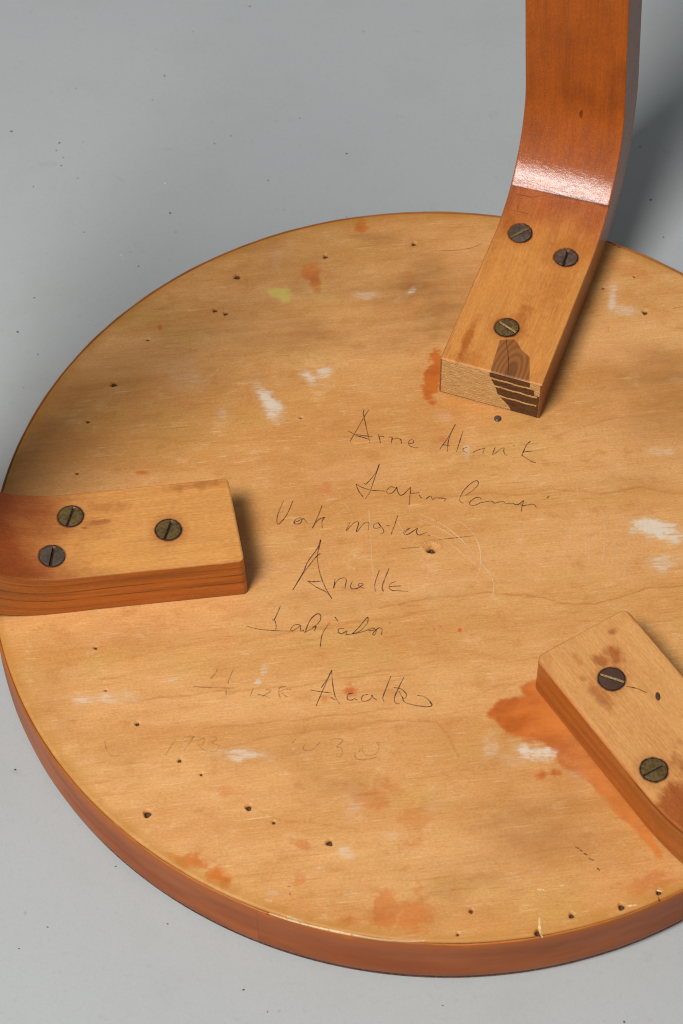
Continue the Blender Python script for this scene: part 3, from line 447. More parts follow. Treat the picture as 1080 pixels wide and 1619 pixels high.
def mat_floor():
    k = NT('grey_backdrop_paint')
    co = k.n('ShaderNodeTexCoord').outputs['Object']
    big = k.noise(co, 2.2, 4, 0.55)
    mid = k.noise(co, 24, 5, 0.6)
    fine = k.noise(co, 420, 4, 0.65)
    weave = k.noise(k.scaled(co, (1400, 300, 1)), 1, 2, 0.5)
    col = k.mix(k.ramp(big, 0.3, 0.7), lin(169, 173, 174), lin(176, 179, 179))
    col = k.mix(k.ramp(mid, 0.45, 0.75, 0, 0.30), col, lin(160, 162, 160))
    col = k.mix(k.ramp(fine, 0.5, 0.8, 0, 0.25), col, lin(148, 151, 152))
    vor = k.n('ShaderNodeTexVoronoi', feature='F1')
    k.put(vor.inputs['Vector'], co)
    vor.inputs['Scale'].default_value = 105
    pick = k.sep(vor.outputs['Color'])[0]
    sp = k.math('MULTIPLY', k.ramp(vor.outputs['Distance'], 0.05, 0.10, 1, 0), k.ramp(pick, 0.80, 0.97, 0.0, 0.34))
    col = k.mix(sp, col, lin(106, 102, 97))
    sm = k.noise(k.scaled(co, (60, 90, 1), 0.4, (3, 8, 0)), 1, 5, 0.7)
    col = k.mix(k.ramp(sm, 0.60, 0.78, 0, 0.34), col, lin(140, 136, 130))
    scuff = k.noise(k.scaled(co, (30, 420, 1), 0.9, (5, 3, 0)), 1, 5, 0.7)
    col = k.mix(k.math('MULTIPLY', k.ramp(scuff, 0.62, 0.78, 0, 0.4), k.ramp(mid, 0.45, 0.65)), col, lin(190, 192, 192))
    gr = k.noise(co, 1500, 3, 0.7)
    col = k.mix(k.ramp(gr, 0.35, 0.75, 0, 0.22), col, lin(146, 150, 152))
    k.set(Base_Color=col, Roughness=k.ramp(mid, 0.3, 0.7, 0.5, 0.62), Specular_IOR_Level=0.25)
    k.bump(k.math('ADD', fine, k.math('MULTIPLY', weave, 0.6)), 0.10, 0.0004)
    return k.m


M_SEAT = mat_seat()
M_BAND = mat_band()
M_CORE = mat_plain('seat_core_wood', lin(150, 84, 44), 0.7)
M_LEGS = [
    mat_leg('leg_varnish_dark', lin(212, 142, 70), lin(178, 85, 12), lin(152, 80, 28), 0.058, 0.096, False, 0.54, 0.0968),
    mat_leg('leg_varnish_striped', lin(213, 150, 80), lin(150, 64, 14), lin(190, 104, 32), 0.042, 0.088, True, 0.30),
    mat_leg('leg_varnish_pale', lin(214, 156, 92), lin(176, 92, 34), lin(182, 102, 34), 0.069, 0.076, False, 0.30),
]
M_ENDS = [mat_endgrain('end_grain_sawn', lin(214, 168, 104), lin(92, 52, 26)),
          mat_endgrain('end_grain_brown', lin(128, 76, 36), lin(80, 44, 20)),
          mat_endgrain('end_grain_amber', lin(180, 112, 48), lin(110, 56, 22))]
M_STEEL = mat_plain('screw_steel', lin(112, 96, 84), 0.34, 0.5, 0.5, 0.2, 420, lin(80, 66, 56), 0.08)
M_BRASS = mat_plain('screw_brass', lin(142, 116, 70), 0.28, 0.6, 0.5, 0.2, 700, lin(94, 74, 44), 0.08)
M_BROWN = mat_plain('screw_painted_brown', lin(86, 58, 46), 0.25, 0.1, 0.5, 0.2, 400, lin(74, 50, 40), 0.1)
M_BRIGHT = mat_plain('slot_bright_brass', lin(238, 210, 150), 0.3, 0.0, 0.6, 0.3, 1300, lin(150, 116, 66))
M_GAP = mat_plain('screw_gap_shade_dirt', lin(40, 24, 14), 0.8)  # dark paint for the shade and dirt in screw slots and gaps
M_INK = mat_ink('ballpoint_ink', lin(74, 50, 50))
M_PALE = mat_ink('scratched_wood', lin(240, 206, 158))
M_CRACK = mat_ink('wood_crack', lin(104, 58, 22))
M_FLOOR = mat_floor()

# ------------------------------------------------------------------ setting
me = mesh_np('floor', [(-3, -3, 0), (3, -3, 0), (3, 3, 0), (-3, 3, 0)], [(0, 1, 2, 3)], smooth=False)
floor = link('floor', me, M_FLOOR)
floor['kind'] = 'structure'

# ------------------------------------------------------------------ the stool
stool = bpy.data.objects.new('stool', None)
COL.objects.link(stool)
stool.empty_display_size = 0.1
stool['label'] = 'upturned round birch stool with handwriting under its seat, standing on a grey floor'
stool['category'] = 'stool'

RS, RO = 0.1740, 0.1750          # radius of the veneer, of the edge band


def smooth_noise(x, y, f, seed):
    r = np.random.default_rng(seed)
    out = np.zeros_like(x)
    for i in range(6):
        a = r.uniform(0, 2 * np.pi)
        p = r.uniform(0, 6.28)
        g = f * r.uniform(0.6, 1.6)
        out += np.sin((x * np.cos(a) + y * np.sin(a)) * g + p)
    return out / 6


def vnoise(x, y, f, seed, octaves=4, rough=0.55):
    # lattice noise in -1..1, a few octaves
    out = np.zeros_like(x)
    amp, tot = 1.0, 0.0
    for o in range(octaves):
        tab = np.random.default_rng(seed * 17 + o).uniform(-1, 1, (256, 256))
        gx, gy = x * f + 31.7 * o, y * f + 11.3 * o
        ix, iy = np.floor(gx).astype(int), np.floor(gy).astype(int)
        fx, fy = gx - ix, gy - iy
        fx, fy = fx * fx * (3 - 2 * fx), fy * fy * (3 - 2 * fy)
        t = lambda i, j: tab[(ix + i) & 255, (iy + j) & 255]
        out += amp * ((t(0, 0) * (1 - fx) + t(1, 0) * fx) * (1 - fy) + (t(0, 1) * (1 - fx) + t(1, 1) * fx) * fy)
        tot += amp
        amp *= rough
        f *= 2.03
    return out / tot


def seat_mesh(N=740):
    # square grid folded onto the disc, one vertex about every half millimetre
    u = np.linspace(-1, 1, N)
    X, Y = np.meshgrid(u, u, indexing='ij')
    r = np.maximum(np.abs(X), np.abs(Y))
    xx = np.abs(X) > np.abs(Y)
    with np.errstate(divide='ignore', invalid='ignore'):
        th = np.where(xx, (np.pi / 4) * (Y / np.where(X == 0, 1, X)), np.pi / 2 - (np.pi / 4) * (X / np.where(Y == 0, 1, Y)))
    rr = np.where(xx, X, Y)
    x = (rr * np.cos(th) * RS).ravel()
    y = (rr * np.sin(th) * RS).ravel()
    rad = np.hypot(x, y)
    mx, my = x * 1000, y * 1000
    S = np.zeros((4, len(x)))
    n1 = 1.5 * vnoise(mx, my, 0.16, 61)
    n2 = vnoise(mx * 0.6, my * 1.3, 0.8, 63)
    big = vnoise(mx, my * 1.5, 0.03, 64, 5)
    for ch, cx, cy, ux, uy, vx, vy, st in ST:
        det = ux * vy - uy * vx
        dx, dy = mx - cx, my - cy
        a = (dx * vy - dy * vx) / det
        b = (ux * dy - uy * dx) / det
        e = np.sqrt(a * a + b * b) + (0.9 * big if ch == 3 else (0.5 if ch == 0 else 0.75) * n1 + 0.35 * n2)
        val = st * np.clip(1.45 - e, 0, 1) ** (0.9 if ch != 3 else 1.2)
        if ch == 3:
            val = st * np.exp(-1.1 * np.clip(e, 0, 9) ** 2)
        S[ch] = np.maximum(S[ch], val) if ch != 3 else S[ch] + val
    # the big varnish spill beside the pale leg, from its outline
    P = np.array(POLY)
    lo, hi = P.min(0) - 6, P.max(0) + 6
    sel = np.where((mx > lo[0]) & (mx < hi[0]) & (my > lo[1]) & (my < hi[1]))[0]
    px, py = mx[sel], my[sel]
    dmin = np.full(len(sel), 1e9)
    ins = np.zeros(len(sel), bool)
    for i in range(len(P)):
        a, b = P[i], P[(i + 1) % len(P)]
        d = b - a
        t = np.clip(((px - a[0]) * d[0] + (py - a[1]) * d[1]) / (d @ d), 0, 1)
        dmin = np.minimum(dmin, np.hypot(px - a[0] - t * d[0], py - a[1] - t * d[1]))
        c = (a[1] > py) != (b[1] > py)
        ins ^= c & (px < (b[0] - a[0]) * (py - a[1]) / (b[1] - a[1] + 1e-12) + a[0])
    sd = np.where(ins, dmin, -dmin)
    S[1][sel] = np.maximum(S[1][sel], np.clip(0.34 + sd * 0.40 + 0.35 * n1[sel] + 0.25 * n2[sel], 0, 1.0) * (0.82 + 0.18 * np.clip(-(px - 40) / 12, -1, 1)))
    S[3] = np.clip(S[3], 0, 1)
    z = np.full(len(x), 0.0)
    B = np.zeros((4, len(x)))
    for cx, cy, r0 in HOLES:
        d = np.hypot(mx - cx, (my - cy))
        wob = 1 + 0.12 * np.sin(3 * np.arctan2(my - cy, mx - cx) + cx)
        v = np.clip(1.5 - d / (r0 * wob), 0, 1)
        B[0] = np.maximum(B[0], v)
        z -= 0.0022 * np.clip(v * 1.3, 0, 1) * min(1, r0 / 0.9)
    # torn fibres round the middle hole
    hx, hy = HOLES[22][0], HOLES[22][1]
    e = np.hypot((mx - hx) / 4.6, (my - hy - 1.3) / 3.4)
    ring = np.exp(-((e - 0.75) / 0.22) ** 2)
    fib = 0.5 + 0.5 * np.sin(mx * 7.3 + 2 * np.sin(my * 2.1))
    z += ring * fib * 0.0005 - 0.0011 * np.clip(0.9 - e, 0, 1)
    B[0] = np.maximum(B[0], 0.46 * np.clip(ring * 1.4, 0, 1) * np.clip((fib - 0.45) * 3, 0, 1))
    for cx, cy, r0, st in RED:
        d = np.hypot(mx - cx, my - cy)
        B[1] = np.maximum(B[1], st * np.clip(1.5 - d / r0, 0, 1))
    for wd, st, line in GL:
        L = np.array(line)
        dm = np.full(len(x), 1e9)
        lo, hi = L.min(0) - 4, L.max(0) + 4
        sl = np.where((mx > lo[0]) & (mx < hi[0]) & (my > lo[1]) & (my < hi[1]))[0]
        qx = mx[sl]
        qy = my[sl] + 0.35 * np.sin(qx * 0.31 + wd * 9) + 0.12 * np.sin(qx * 0.83 + 1)
        dm = np.full(len(sl), 1e9)
        sg = np.zeros(len(sl))
        for i in range(len(L) - 1):
            a, b = L[i], L[i + 1]
            d = b - a
            t = np.clip(((qx - a[0]) * d[0] + (qy - a[1]) * d[1]) / (d @ d), 0, 1)
            ex, ey = qx - a[0] - t * d[0], qy - a[1] - t * d[1]
            dn = np.hypot(ex, ey)
            up = dn < dm
            dm = np.where(up, dn, dm)
            sg = np.where(up, ey, sg)
        # crisp on one side, fading on the other, as early wood does
        v = st * np.maximum(1.25 * np.exp(-(dm / (0.55 * wd + 0.12)) ** 2), np.where(sg > 0, 0.32 * np.exp(-dm / (wd * 3.0)), 0))
        B[2][sl] = np.maximum(B[2][sl], v)
    ang = np.arctan2(y, x)
    B[3] = np.clip(1 - (RS - rad) / (0.0055 + 0.004 * smooth_noise(np.cos(ang), np.sin(ang), 9, 5)), 0, 1)
    z += 0.00006 * smooth_noise(x, y, 60, 3)
    z -= 0.0006 * np.clip(1 - (RS - rad) / 0.0012, 0, 1) ** 2
    top = np.stack([x, y, H + z], 1)
    idx = np.arange(N * N).reshape(N, N)
    quads = np.stack([idx[:-1, :-1], idx[1:, :-1], idx[1:, 1:], idx[:-1, 1:]], -1).reshape(-1, 4)
    # skirt and sitting side so that the seat is a solid board
    loop = np.concatenate([idx[:-1, 0], idx[-1, :-1], idx[:0:-1, -1], idx[0, :0:-1]])
    n = len(loop)
    rim = top[loop]
    low = rim.copy()
    low[:, 2] = 0.0004
    inner = low.copy()
    inner[:, :2] *= 0.02
    o = N * N
    verts = np.concatenate([top, low, inner])
    j = np.arange(n)
    jn = (j + 1) % n
    q1 = np.stack([loop[jn], loop[j], o + j, o + jn], 1)
    q2 = np.stack([o + jn, o + j, o + n + j, o + n + jn], 1)
    mats = np.concatenate([np.zeros(len(quads)), np.ones(2 * n)])
    me = mesh_np('seat', verts, np.concatenate([quads, q1, q2]), mats)
    pad = np.zeros((4, 2 * n))
    put_attr(me, 'stains', 'FLOAT_COLOR', np.concatenate([S, pad], 1).T)
    put_attr(me, 'marks', 'FLOAT_COLOR', np.concatenate([B, pad], 1).T)
    return me


seat = link('seat', seat_mesh(), [M_SEAT, M_CORE], stool, 'round pale veneer underside with handwriting, paint smears and nail holes')


def band_mesh():
    # strip of veneer bent round the board; its two ends meet in a fine joint
    a0 = math.radians(-109.2)
    n = 620
    gap = 0.0002
    A = a0 + np.linspace(gap, 2 * np.pi - gap, n)
    prof = []                                    # (radius offset from RO, z, wear)
    ri = RS + 0.00003 - RO
    prof += [(ri, 0.004, 0), (ri, H - 0.0009, .2), (ri + 0.0001, H - 0.0005, 1.0), (ri + 0.0003, H - 0.0004, 1.0)]
    for i in range(7):
        t = i / 6 * math.pi / 2
        prof.append((-0.0006 + 0.0006 * math.sin(t), H - 0.0010 + 0.0006 * math.cos(t), max(0, 1.0 - i * 0.17)))
    for zz in np.linspace(H - 0.003, 0.006, 12):
        prof.append((0.00012 * math.sin(zz * 320), zz, 0))
    for i in range(1, 8):
        t = i / 7 * math.pi / 2
        prof.append((-0.0042 * (1 - math.cos(t)), 0.0052 - 0.0046 * math.sin(t), 0))
    prof.append((ri - 0.001, 0.0005, 0))
    P = np.array(prof)
    m = len(P)
    wob = 0.00012 * smooth_noise(np.cos(A), np.sin(A), 40, 8)
    zw = 0.00022 * smooth_noise(np.cos(A), np.sin(A), 70, 9)
    R_ = RO + P[None, :, 0] + wob[:, None]
    Z = P[None, :, 1] + zw[:, None] * (P[None, :, 2] > 0.01)
    # one long splinter pulled off the top edge
    deg = np.degrees((A - a0) % (2 * np.pi)) - 109.2
    deg = np.where(deg > 180, deg - 360, deg)
    chip = np.exp(-((deg + 83) / 6.0) ** 4)
    Z -= chip[:, None] * 0.0007 * (P[None, :, 2] > 0.5)
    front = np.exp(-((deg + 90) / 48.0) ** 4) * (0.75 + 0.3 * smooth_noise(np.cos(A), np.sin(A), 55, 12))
    X = R_ * np.cos(A)[:, None]
    Y = R_ * np.sin(A)[:, None]
    verts = np.stack([X, Y, Z], -1).reshape(-1, 3)
    idx = np.arange(n * m).reshape(n, m)
    quads = np.stack([idx[:-1, :-1], idx[:-1, 1:], idx[1:, 1:], idx[1:, :-1]], -1).reshape(-1, 4)
    me = mesh_np('edge_band', verts, quads[:, ::-1])
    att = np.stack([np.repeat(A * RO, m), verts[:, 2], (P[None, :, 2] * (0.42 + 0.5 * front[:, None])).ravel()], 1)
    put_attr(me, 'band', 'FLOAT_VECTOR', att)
    return me


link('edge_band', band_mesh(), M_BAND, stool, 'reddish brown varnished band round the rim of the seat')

# ------------------------------------------------------------------ strokes (handwriting, scratches, cracks): thin inlaid ribbons


def catmull(P, step):
    P = np.array(P, float)
    if len(P) == 2:
        n = max(2, int(np.linalg.norm(P[1] - P[0]) / step) + 1)
        return P[0] + (P[1] - P[0]) * np.linspace(0, 1, n)[:, None]
    Q = np.vstack([2 * P[0] - P[1], P, 2 * P[-1] - P[-2]])
    out = []
    for i in range(1, len(Q) - 2):
        n = max(2, int(np.linalg.norm(Q[i + 1] - Q[i]) / step) + 1)
        t = np.linspace(0, 1, n, endpoint=(i == len(Q) - 3))[:, None]
        a, b, c, d = Q[i - 1], Q[i], Q[i + 1], Q[i + 2]
        out.append(0.5 * ((2 * b) + (c - a) * t + (2 * a - 5 * b + 4 * c - d) * t ** 2 + (3 * b - a - 3 * c + d) * t ** 3))
    return np.vstack(out)


LAYER = [0]


def ribbons(name, strokes, width, strength, mat, parent, surf, taper=0.7, label=None):
    V, Q, S = [], [], []
    for st in strokes:
        c = catmull(st, 0.3)
        if len(c) < 2:
            continue
        d = np.gradient(c, axis=0)
        d /= np.linalg.norm(d, axis=1)[:, None] + 1e-9
        nrm = np.stack([-d[:, 1], d[:, 0]], 1)
        t = np.linspace(0, 1, len(c))
        wv = width * (taper + (1 - taper) * np.sin(np.pi * t)) * (0.85 + 0.3 * rng.random()) * (1 + 0.18 * np.sin(t * 19 + rng.random() * 6))
        o = len(V)
        LAYER[0] += 1
        lift = 0.00010 + 0.0000025 * (LAYER[0] % 40)
        press = strength * (0.72 + 0.22 * np.sin(t * rng.uniform(4, 11) + rng.random() * 6) + 0.25 * np.exp(-t * 14) + 0.2 * np.exp(-(1 - t) * 16))
        for i in range(len(c)):
            V.append(surf(c[i] + nrm[i] * wv[i] / 2, lift))
            V.append(surf(c[i] - nrm[i] * wv[i] / 2, lift))
            S += [press[i]] * 2
        for i in range(len(c) - 1):
            a = o + 2 * i
            Q.append((a, a + 1, a + 3, a + 2))
    me = mesh_np(name, V, Q)
    put_attr(me, 'strength', 'FLOAT', S)
    return link(name, me, mat, parent, label)


def on_seat(p, lift):
    return (p[0] / 1000, p[1] / 1000, H + lift)


for i, (ink, wd, st) in enumerate(HW):
    if i < len(HW) - 1:
        ribbons('handwriting', st, wd * 1.3, min(1, ink * 1.0), M_INK, seat, on_seat)
    else:
        ribbons('pencil_mark', st, wd, ink, M_INK, seat, on_seat)
for ink, wd, st in [(a, b, [c]) for a, b, q in SC for c in q]:
    ribbons('scratch', st, wd * 1.35, min(1, ink * 1.5), M_PALE, seat, on_seat)
for ink, wd, st in [(a, b, [c]) for a, b, q in CR for c in q]:
    ribbons('crack', st, wd, ink, M_CRACK, seat, on_seat, 0.35)

# ------------------------------------------------------------------ legs


class Leg:
    def __init__(self, g):
        self.__dict__.update(g)
        self.az = math.radians(g['az'])
        self.th = math.radians(g['th'])
        self.e = np.array([math.cos(self.az), math.sin(self.az)])
        self.f = np.array([-math.sin(self.az), math.cos(self.az)])

    def pos(self, s, w, d):
        """s along the leg from its inner end, w across it, d below its inner face (m)"""
        a = np.clip((s - self.L) / self.r, 0, self.th)
        X = np.where(s < self.L, s, self.L + self.r * np.sin(a))
        Z = np.where(s < self.L, 0, self.r * (1 - np.cos(a)))
        ex = np.maximum(0, s - self.L - self.r * self.th)
        X = X + ex * math.cos(self.th) + d * np.sin(a)
        Z = Z + ex * math.sin(self.th) - d * np.cos(a) + self.t
        y = w + self.k * np.maximum(0, Z - self.t)
        return np.stack([self.c[0] + self.e[0] * X + self.f[0] * y,
                         self.c[1] + self.e[1] * X + self.f[1] * y, Z + H], -1)


def in_poly(px, py, P):
    ins = np.zeros(px.shape, bool)
    dm = np.full(px.shape, 1e9)
    for i in range(len(P)):
        a, b = np.array(P[i]), np.array(P[(i + 1) % len(P)])
        d = b - a
        t = np.clip(((px - a[0]) * d[0] + (py - a[1]) * d[1]) / (d @ d + 1e-9), 0, 1)
        dm = np.minimum(dm, np.hypot(px - a[0] - t * d[0], py - a[1] - t * d[1]))
        c = (a[1] > py) != (b[1] > py)
        ins ^= c & (px < (b[0] - a[0]) * (py - a[1]) / (b[1] - a[1] + 1e-12) + a[0])
    return np.where(ins, dm, -dm)


def build_leg(i, G, label):
    lg = Leg(G)
    W, T = lg.w, lg.t - 0.00015
    nT, nS, nC = 84, 36, 4
    rb = (0.0005, 0.0006, 0.0010)[i]
    peri, side = [], []
    hw = W / 2
    corner = lambda cx, cy, a0: [(cx + rb * math.cos(a0 + math.pi / 2 * j / nC), cy + rb * math.sin(a0 + math.pi / 2 * j / nC)) for j in range(1, nC)]
    for w in np.linspace(-hw + rb, hw - rb, nT):
        peri.append((w, 0)); side.append(0)
    for p in corner(hw - rb, rb, -math.pi / 2):
        peri.append(p); side.append(0.5)
    for d in np.linspace(rb, T - rb, nS):
        peri.append((hw, d)); side.append(1)
    for p in corner(hw - rb, T - rb, 0):
        peri.append(p); side.append(1)
    for w in np.linspace(hw - rb, -hw + rb, 12):
        peri.append((w, T)); side.append(1)
    for p in corner(-hw + rb, T - rb, math.pi / 2):
        peri.append(p); side.append(1)
    for d in np.linspace(T - rb, rb, nS):
        peri.append((-hw, d)); side.append(1)
    for p in corner(-hw + rb, rb, math.pi):
        peri.append(p); side.append(0.5)
    PW = np.array(peri)
    side = np.array(side)
    m = len(PW)
    s = np.concatenate([np.linspace(0, 0.004, 17), np.arange(0.0046, 0.17, 0.0006), np.linspace(0.171, 0.44, 46)])
    n = len(s)
    Sg = np.repeat(s[:, None], m, 1)
    Wg = np.repeat(PW[None, :, 0], n, 0).copy()
    Dg = np.repeat(PW[None, :, 1], n, 0).copy()
    # rounded ends in plan, a hair of bevel in section
    rc = lg.rc
    q = np.clip(1 - Sg / rc, 0, 1)
    ins = rc * (1 - np.sqrt(np.clip(1 - q * q, 0, 1)))
    Wg *= (hw - ins) / hw
    bev = 0.0005 * np.clip(1 - Sg / 0.0006, 0, 1)
    Dg = np.clip(Dg, bev, T - bev)
    if i == 1:                              # this leg swells a little where it bends
        Dg = Dg * (1 + 0.13 * np.clip((Sg - 0.058) / 0.03, 0, 1))
    # worn arrises and a hand-planed surface
    edge = np.clip(1 - np.abs(np.abs(Wg) - hw) / 0.0015, 0, 1) * np.clip(1 - Dg / 0.0015, 0, 1)
    wear = 0.5 + 0.5 * smooth_noise(Sg, Sg * 0 + np.sign(Wg), 330, 20 + i)
    Dg = Dg + edge * np.clip(wear - 0.55, 0, 1) * 0.0010
    topf = (Dg < T * 0.5)
    Dg = Dg + topf * (0.00008 * smooth_noise(Sg, Wg, 160, 30 + i))
    for li, s0, w0, ang in SCR:            # countersinks under the screw heads
        if li == i:
            dist = np.hypot(Sg - s0 / 1000, Wg - w0 / 1000)
            Dg = Dg + topf * 0.0016 * np.clip((0.0047 * 0.96 - dist) / 0.0006, 0, 1)
    seam = np.zeros_like(Sg)
    if i == 0:
        cr = np.array(CREASE)[::-1] / 1000
        line = np.interp(Wg, cr[:, 1], cr[:, 0]) + 0.0004 * smooth_noise(Wg, Wg * 0, 700, 41) + 0.0002 * smooth_noise(Wg, Wg * 0, 2500, 42)
        step = np.clip((line - Sg) / 0.0012 + 0.5, 0, 1) * np.clip((Sg - line + 0.012) / 0.012, 0, 1)
        Dg = Dg + (Dg < 0.001) * step * 0.00022
        seam = np.exp(-((Sg - line + 0.0004) / 0.00045) ** 2) * (Dg < 0.003) * (0.5 + 0.5 * (Wg < 0.008))
    if i == 2:
        # glue line standing open along the near arris
        seam = np.exp(-((Dg - 0.0014) / 0.0006) ** 2) * (Wg < -hw + 0.001) * np.clip((Sg - 0.058) / 0.006, 0, 1)
    cut = lambda S_, W_, D_: S_ - np.clip(1 - S_ / 0.04, 0, 1) * (lg.skew * W_ / hw + (0.0009 if i == 1 else 0) * D_ / T)
    verts = lg.pos(cut(Sg, Wg, Dg), Wg, Dg).reshape(-1, 3)
    swd = np.stack([Sg, Wg, Dg], -1).reshape(-1, 3)
    idx = np.arange(n * m).reshape(n, m)
    nx = np.roll(idx, -1, 1)
    quads = np.stack([idx[:-1], nx[:-1], nx[1:], idx[1:]], -1).reshape(-1, 4)
    mats = np.zeros(len(quads))
    # sawn inner end
    cw, cd = 92, 46
    gw, gd = np.meshgrid(np.linspace(-1, 1, cw), np.linspace(0, 1, cd), indexing='ij')
    we = (hw - rc)
    capW = gw * we
    capD = 0.0005 + gd * (T - 0.001)
    capV = lg.pos(cut(np.zeros_like(capW), capW, capD) - 0.00002, capW, capD).reshape(-1, 3)
    o = len(verts)
    ci = o + np.arange(cw * cd).reshape(cw, cd)
    cq = np.stack([ci[:-1, :-1], ci[:-1, 1:], ci[1:, 1:], ci[1:, :-1]], -1).reshape(-1, 4)
    # foot
    f0 = o + cw * cd
    last = idx[-1]
    ctr = lg.pos(np.array([s[-1]]), np.array([0.0]), np.array([T / 2]))
    ring2 = verts[last] * 0.02 + ctr * 0.98
    fi = f0 + np.arange(m)
    fq = np.stack([last, np.roll(last, -1), np.roll(fi, -1), fi], 1)
    allv = np.concatenate([verts, capV, ring2])
    allq = np.concatenate([quads, cq, fq])
    mats = np.concatenate([mats, np.ones(len(cq)), np.ones(len(fq))])
    me = mesh_np('leg', allv, allq, mats)
    pad = len(ring2)
    swd = np.concatenate([swd, np.stack([capW * 0, capW, capD], -1).reshape(-1, 3), np.tile([[0.44, 0, T / 2]], (pad, 1))])
    put_attr(me, 'swd', 'FLOAT_VECTOR', swd)
    sd = np.concatenate([np.tile(side, n), np.ones(cw * cd), np.ones(pad)])
    put_attr(me, 'side', 'FLOAT', sd)
    # marks: knot, extra varnish, dirt, seam
    mk = np.zeros((len(allv), 4))
    ms, mw, md = swd[:, 0] * 1000, swd[:, 1] * 1000, swd[:, 2] * 1000
    istop = (sd < 0.75)
    if i == 0:
        dpoly = in_poly(ms, mw, KN)
        mk[:, 0] = np.where(istop, np.clip(0.5 + dpoly * 0.7, 0, 1), 0)
        # on the sawn end the dark wood runs down in bars
        c0 = n * m
        c1 = c0 + cw * cd
        ew, ed = mw[c0:c1], md[c0:c1]
        E = [(0.8, 0), (0.4, 3.5), (-2.0, 8.0), (-3.4, 13.0), (-8.5, 18.5), (-9.5, 21.5), (-20.6, 21.5), (-20.6, 7.6), (-18.5, 7.4), (-18.2, 4.6), (-16.4, 4.4), (-16.2, 0)]
        dk = in_poly(ew, ed, E)
        kv = np.clip(0.5 + dk * 0.9, 0, 1)
        for d0, sl, lo, hi in ((4.0, -0.02, -16.5, 2), (8.3, -0.02, -19.5, 0), (13.6, -0.02, -19.8, -2.5)):
            bar = np.clip(1.25 - np.abs(ed - d0 - sl * (ew + 8) - 0.16 * np.sin(ew * 0.8 + d0) - 0.08 * np.sin(ew * 3.1)) / 0.62, 0, 1) * (ew > lo) * (ew < hi)
            kv = np.minimum(kv, 1 - bar)
        mk[c0:c1, 0] = kv
        mk[c0:c1, 2] = np.maximum(np.clip(1 - (20.9 - np.abs(ew)) / 0.7, 0, 1), 0.7 * np.clip(1 - (T * 1000 - 0.5 - ed) / 0.6, 0, 1))
    mk[:n * m, 3] = seam.ravel()
    # dirt along arrises
    ar = np.clip(1 - (W * 500 - np.abs(mw)) / 0.9, 0, 1) * np.clip(1 - md / 1.2, 0, 1)
    mk[:n * m, 2] = np.maximum(mk[:n * m, 2], (0.72 * ar * (0.5 + 0.5 * smooth_noise(swd[:, 0], np.sign(mw), 420, 50 + i)))[:n * m])
    for (li, s0, w0, ang) in SCR:
        if li != i:
            continue
        d = np.hypot(ms - s0, mw - w0)
        mk[:, 2] = np.maximum(mk[:, 2], np.where(istop, np.clip(1.0 - (d - 4.9) / 1.5, 0, 1) * 0.85, 0))
        mk[:, 1] = np.maximum(mk[:, 1], np.where(istop, np.clip(1.0 - (d - 4.9) / 4.0, 0, 1) * 0.4, 0))
    extra = {0: [(30, -3, 10, 3.5, .5), (10, 14, 12, 1.6, .75), (4, 10, 6, 6, .35), (52, -12, 12, 5, .3)],
             1: [(12, -18, 10, 2, .5), (50, -12, 8, 3, .4), (52, -5, 5, 1, .6)],
             2: [(15, 4.5, 4, 3, .9), (15, -1, 3.5, 2.5, .8), (20, 1.5, 5, 2, .55), (26, -10, 7, 2.5, .6), (6, 10, 1.5, 1.5, .8), (8, -8, 3, 1, .4), (72, 6, 10, 14, .9)]}[i]
    for s0, w0, rs, rw, st in extra:
        e = np.hypot((ms - s0) / rs, (mw - w0) / rw) + 0.9 * vnoise(ms, mw, 0.35, 70 + i)
        mk[:, 1] = np.maximum(mk[:, 1], np.where(istop, st * np.clip(1.5 - e, 0, 1), 0))
    put_attr(me, 'leg_marks', 'FLOAT_COLOR', mk)
    o = link('leg', me, [M_LEGS[i], M_ENDS[i]], stool, label)
    return lg, o


LEG_LABELS = ['upright leg with a dark knot at its sawn end and a shiny bend',
              'leg with layered stripes along its side, bending up beyond the frame',
              'pale leg beside the orange varnish spill']
legs = [build_leg(i, g, LEG_LABELS[i]) for i, g in enumerate(LEGS)]

for li, wd, st, line in MARKS:
    lg, o = legs[li]
    fn = lambda p, lift, lg=lg: lg.pos(np.array(p[0] / 1000), np.array(p[1] / 1000), np.array(-lift - 0.00012)).tolist()
    ribbons('crack', [line], wd, st, M_CRACK, o, fn, 0.3)


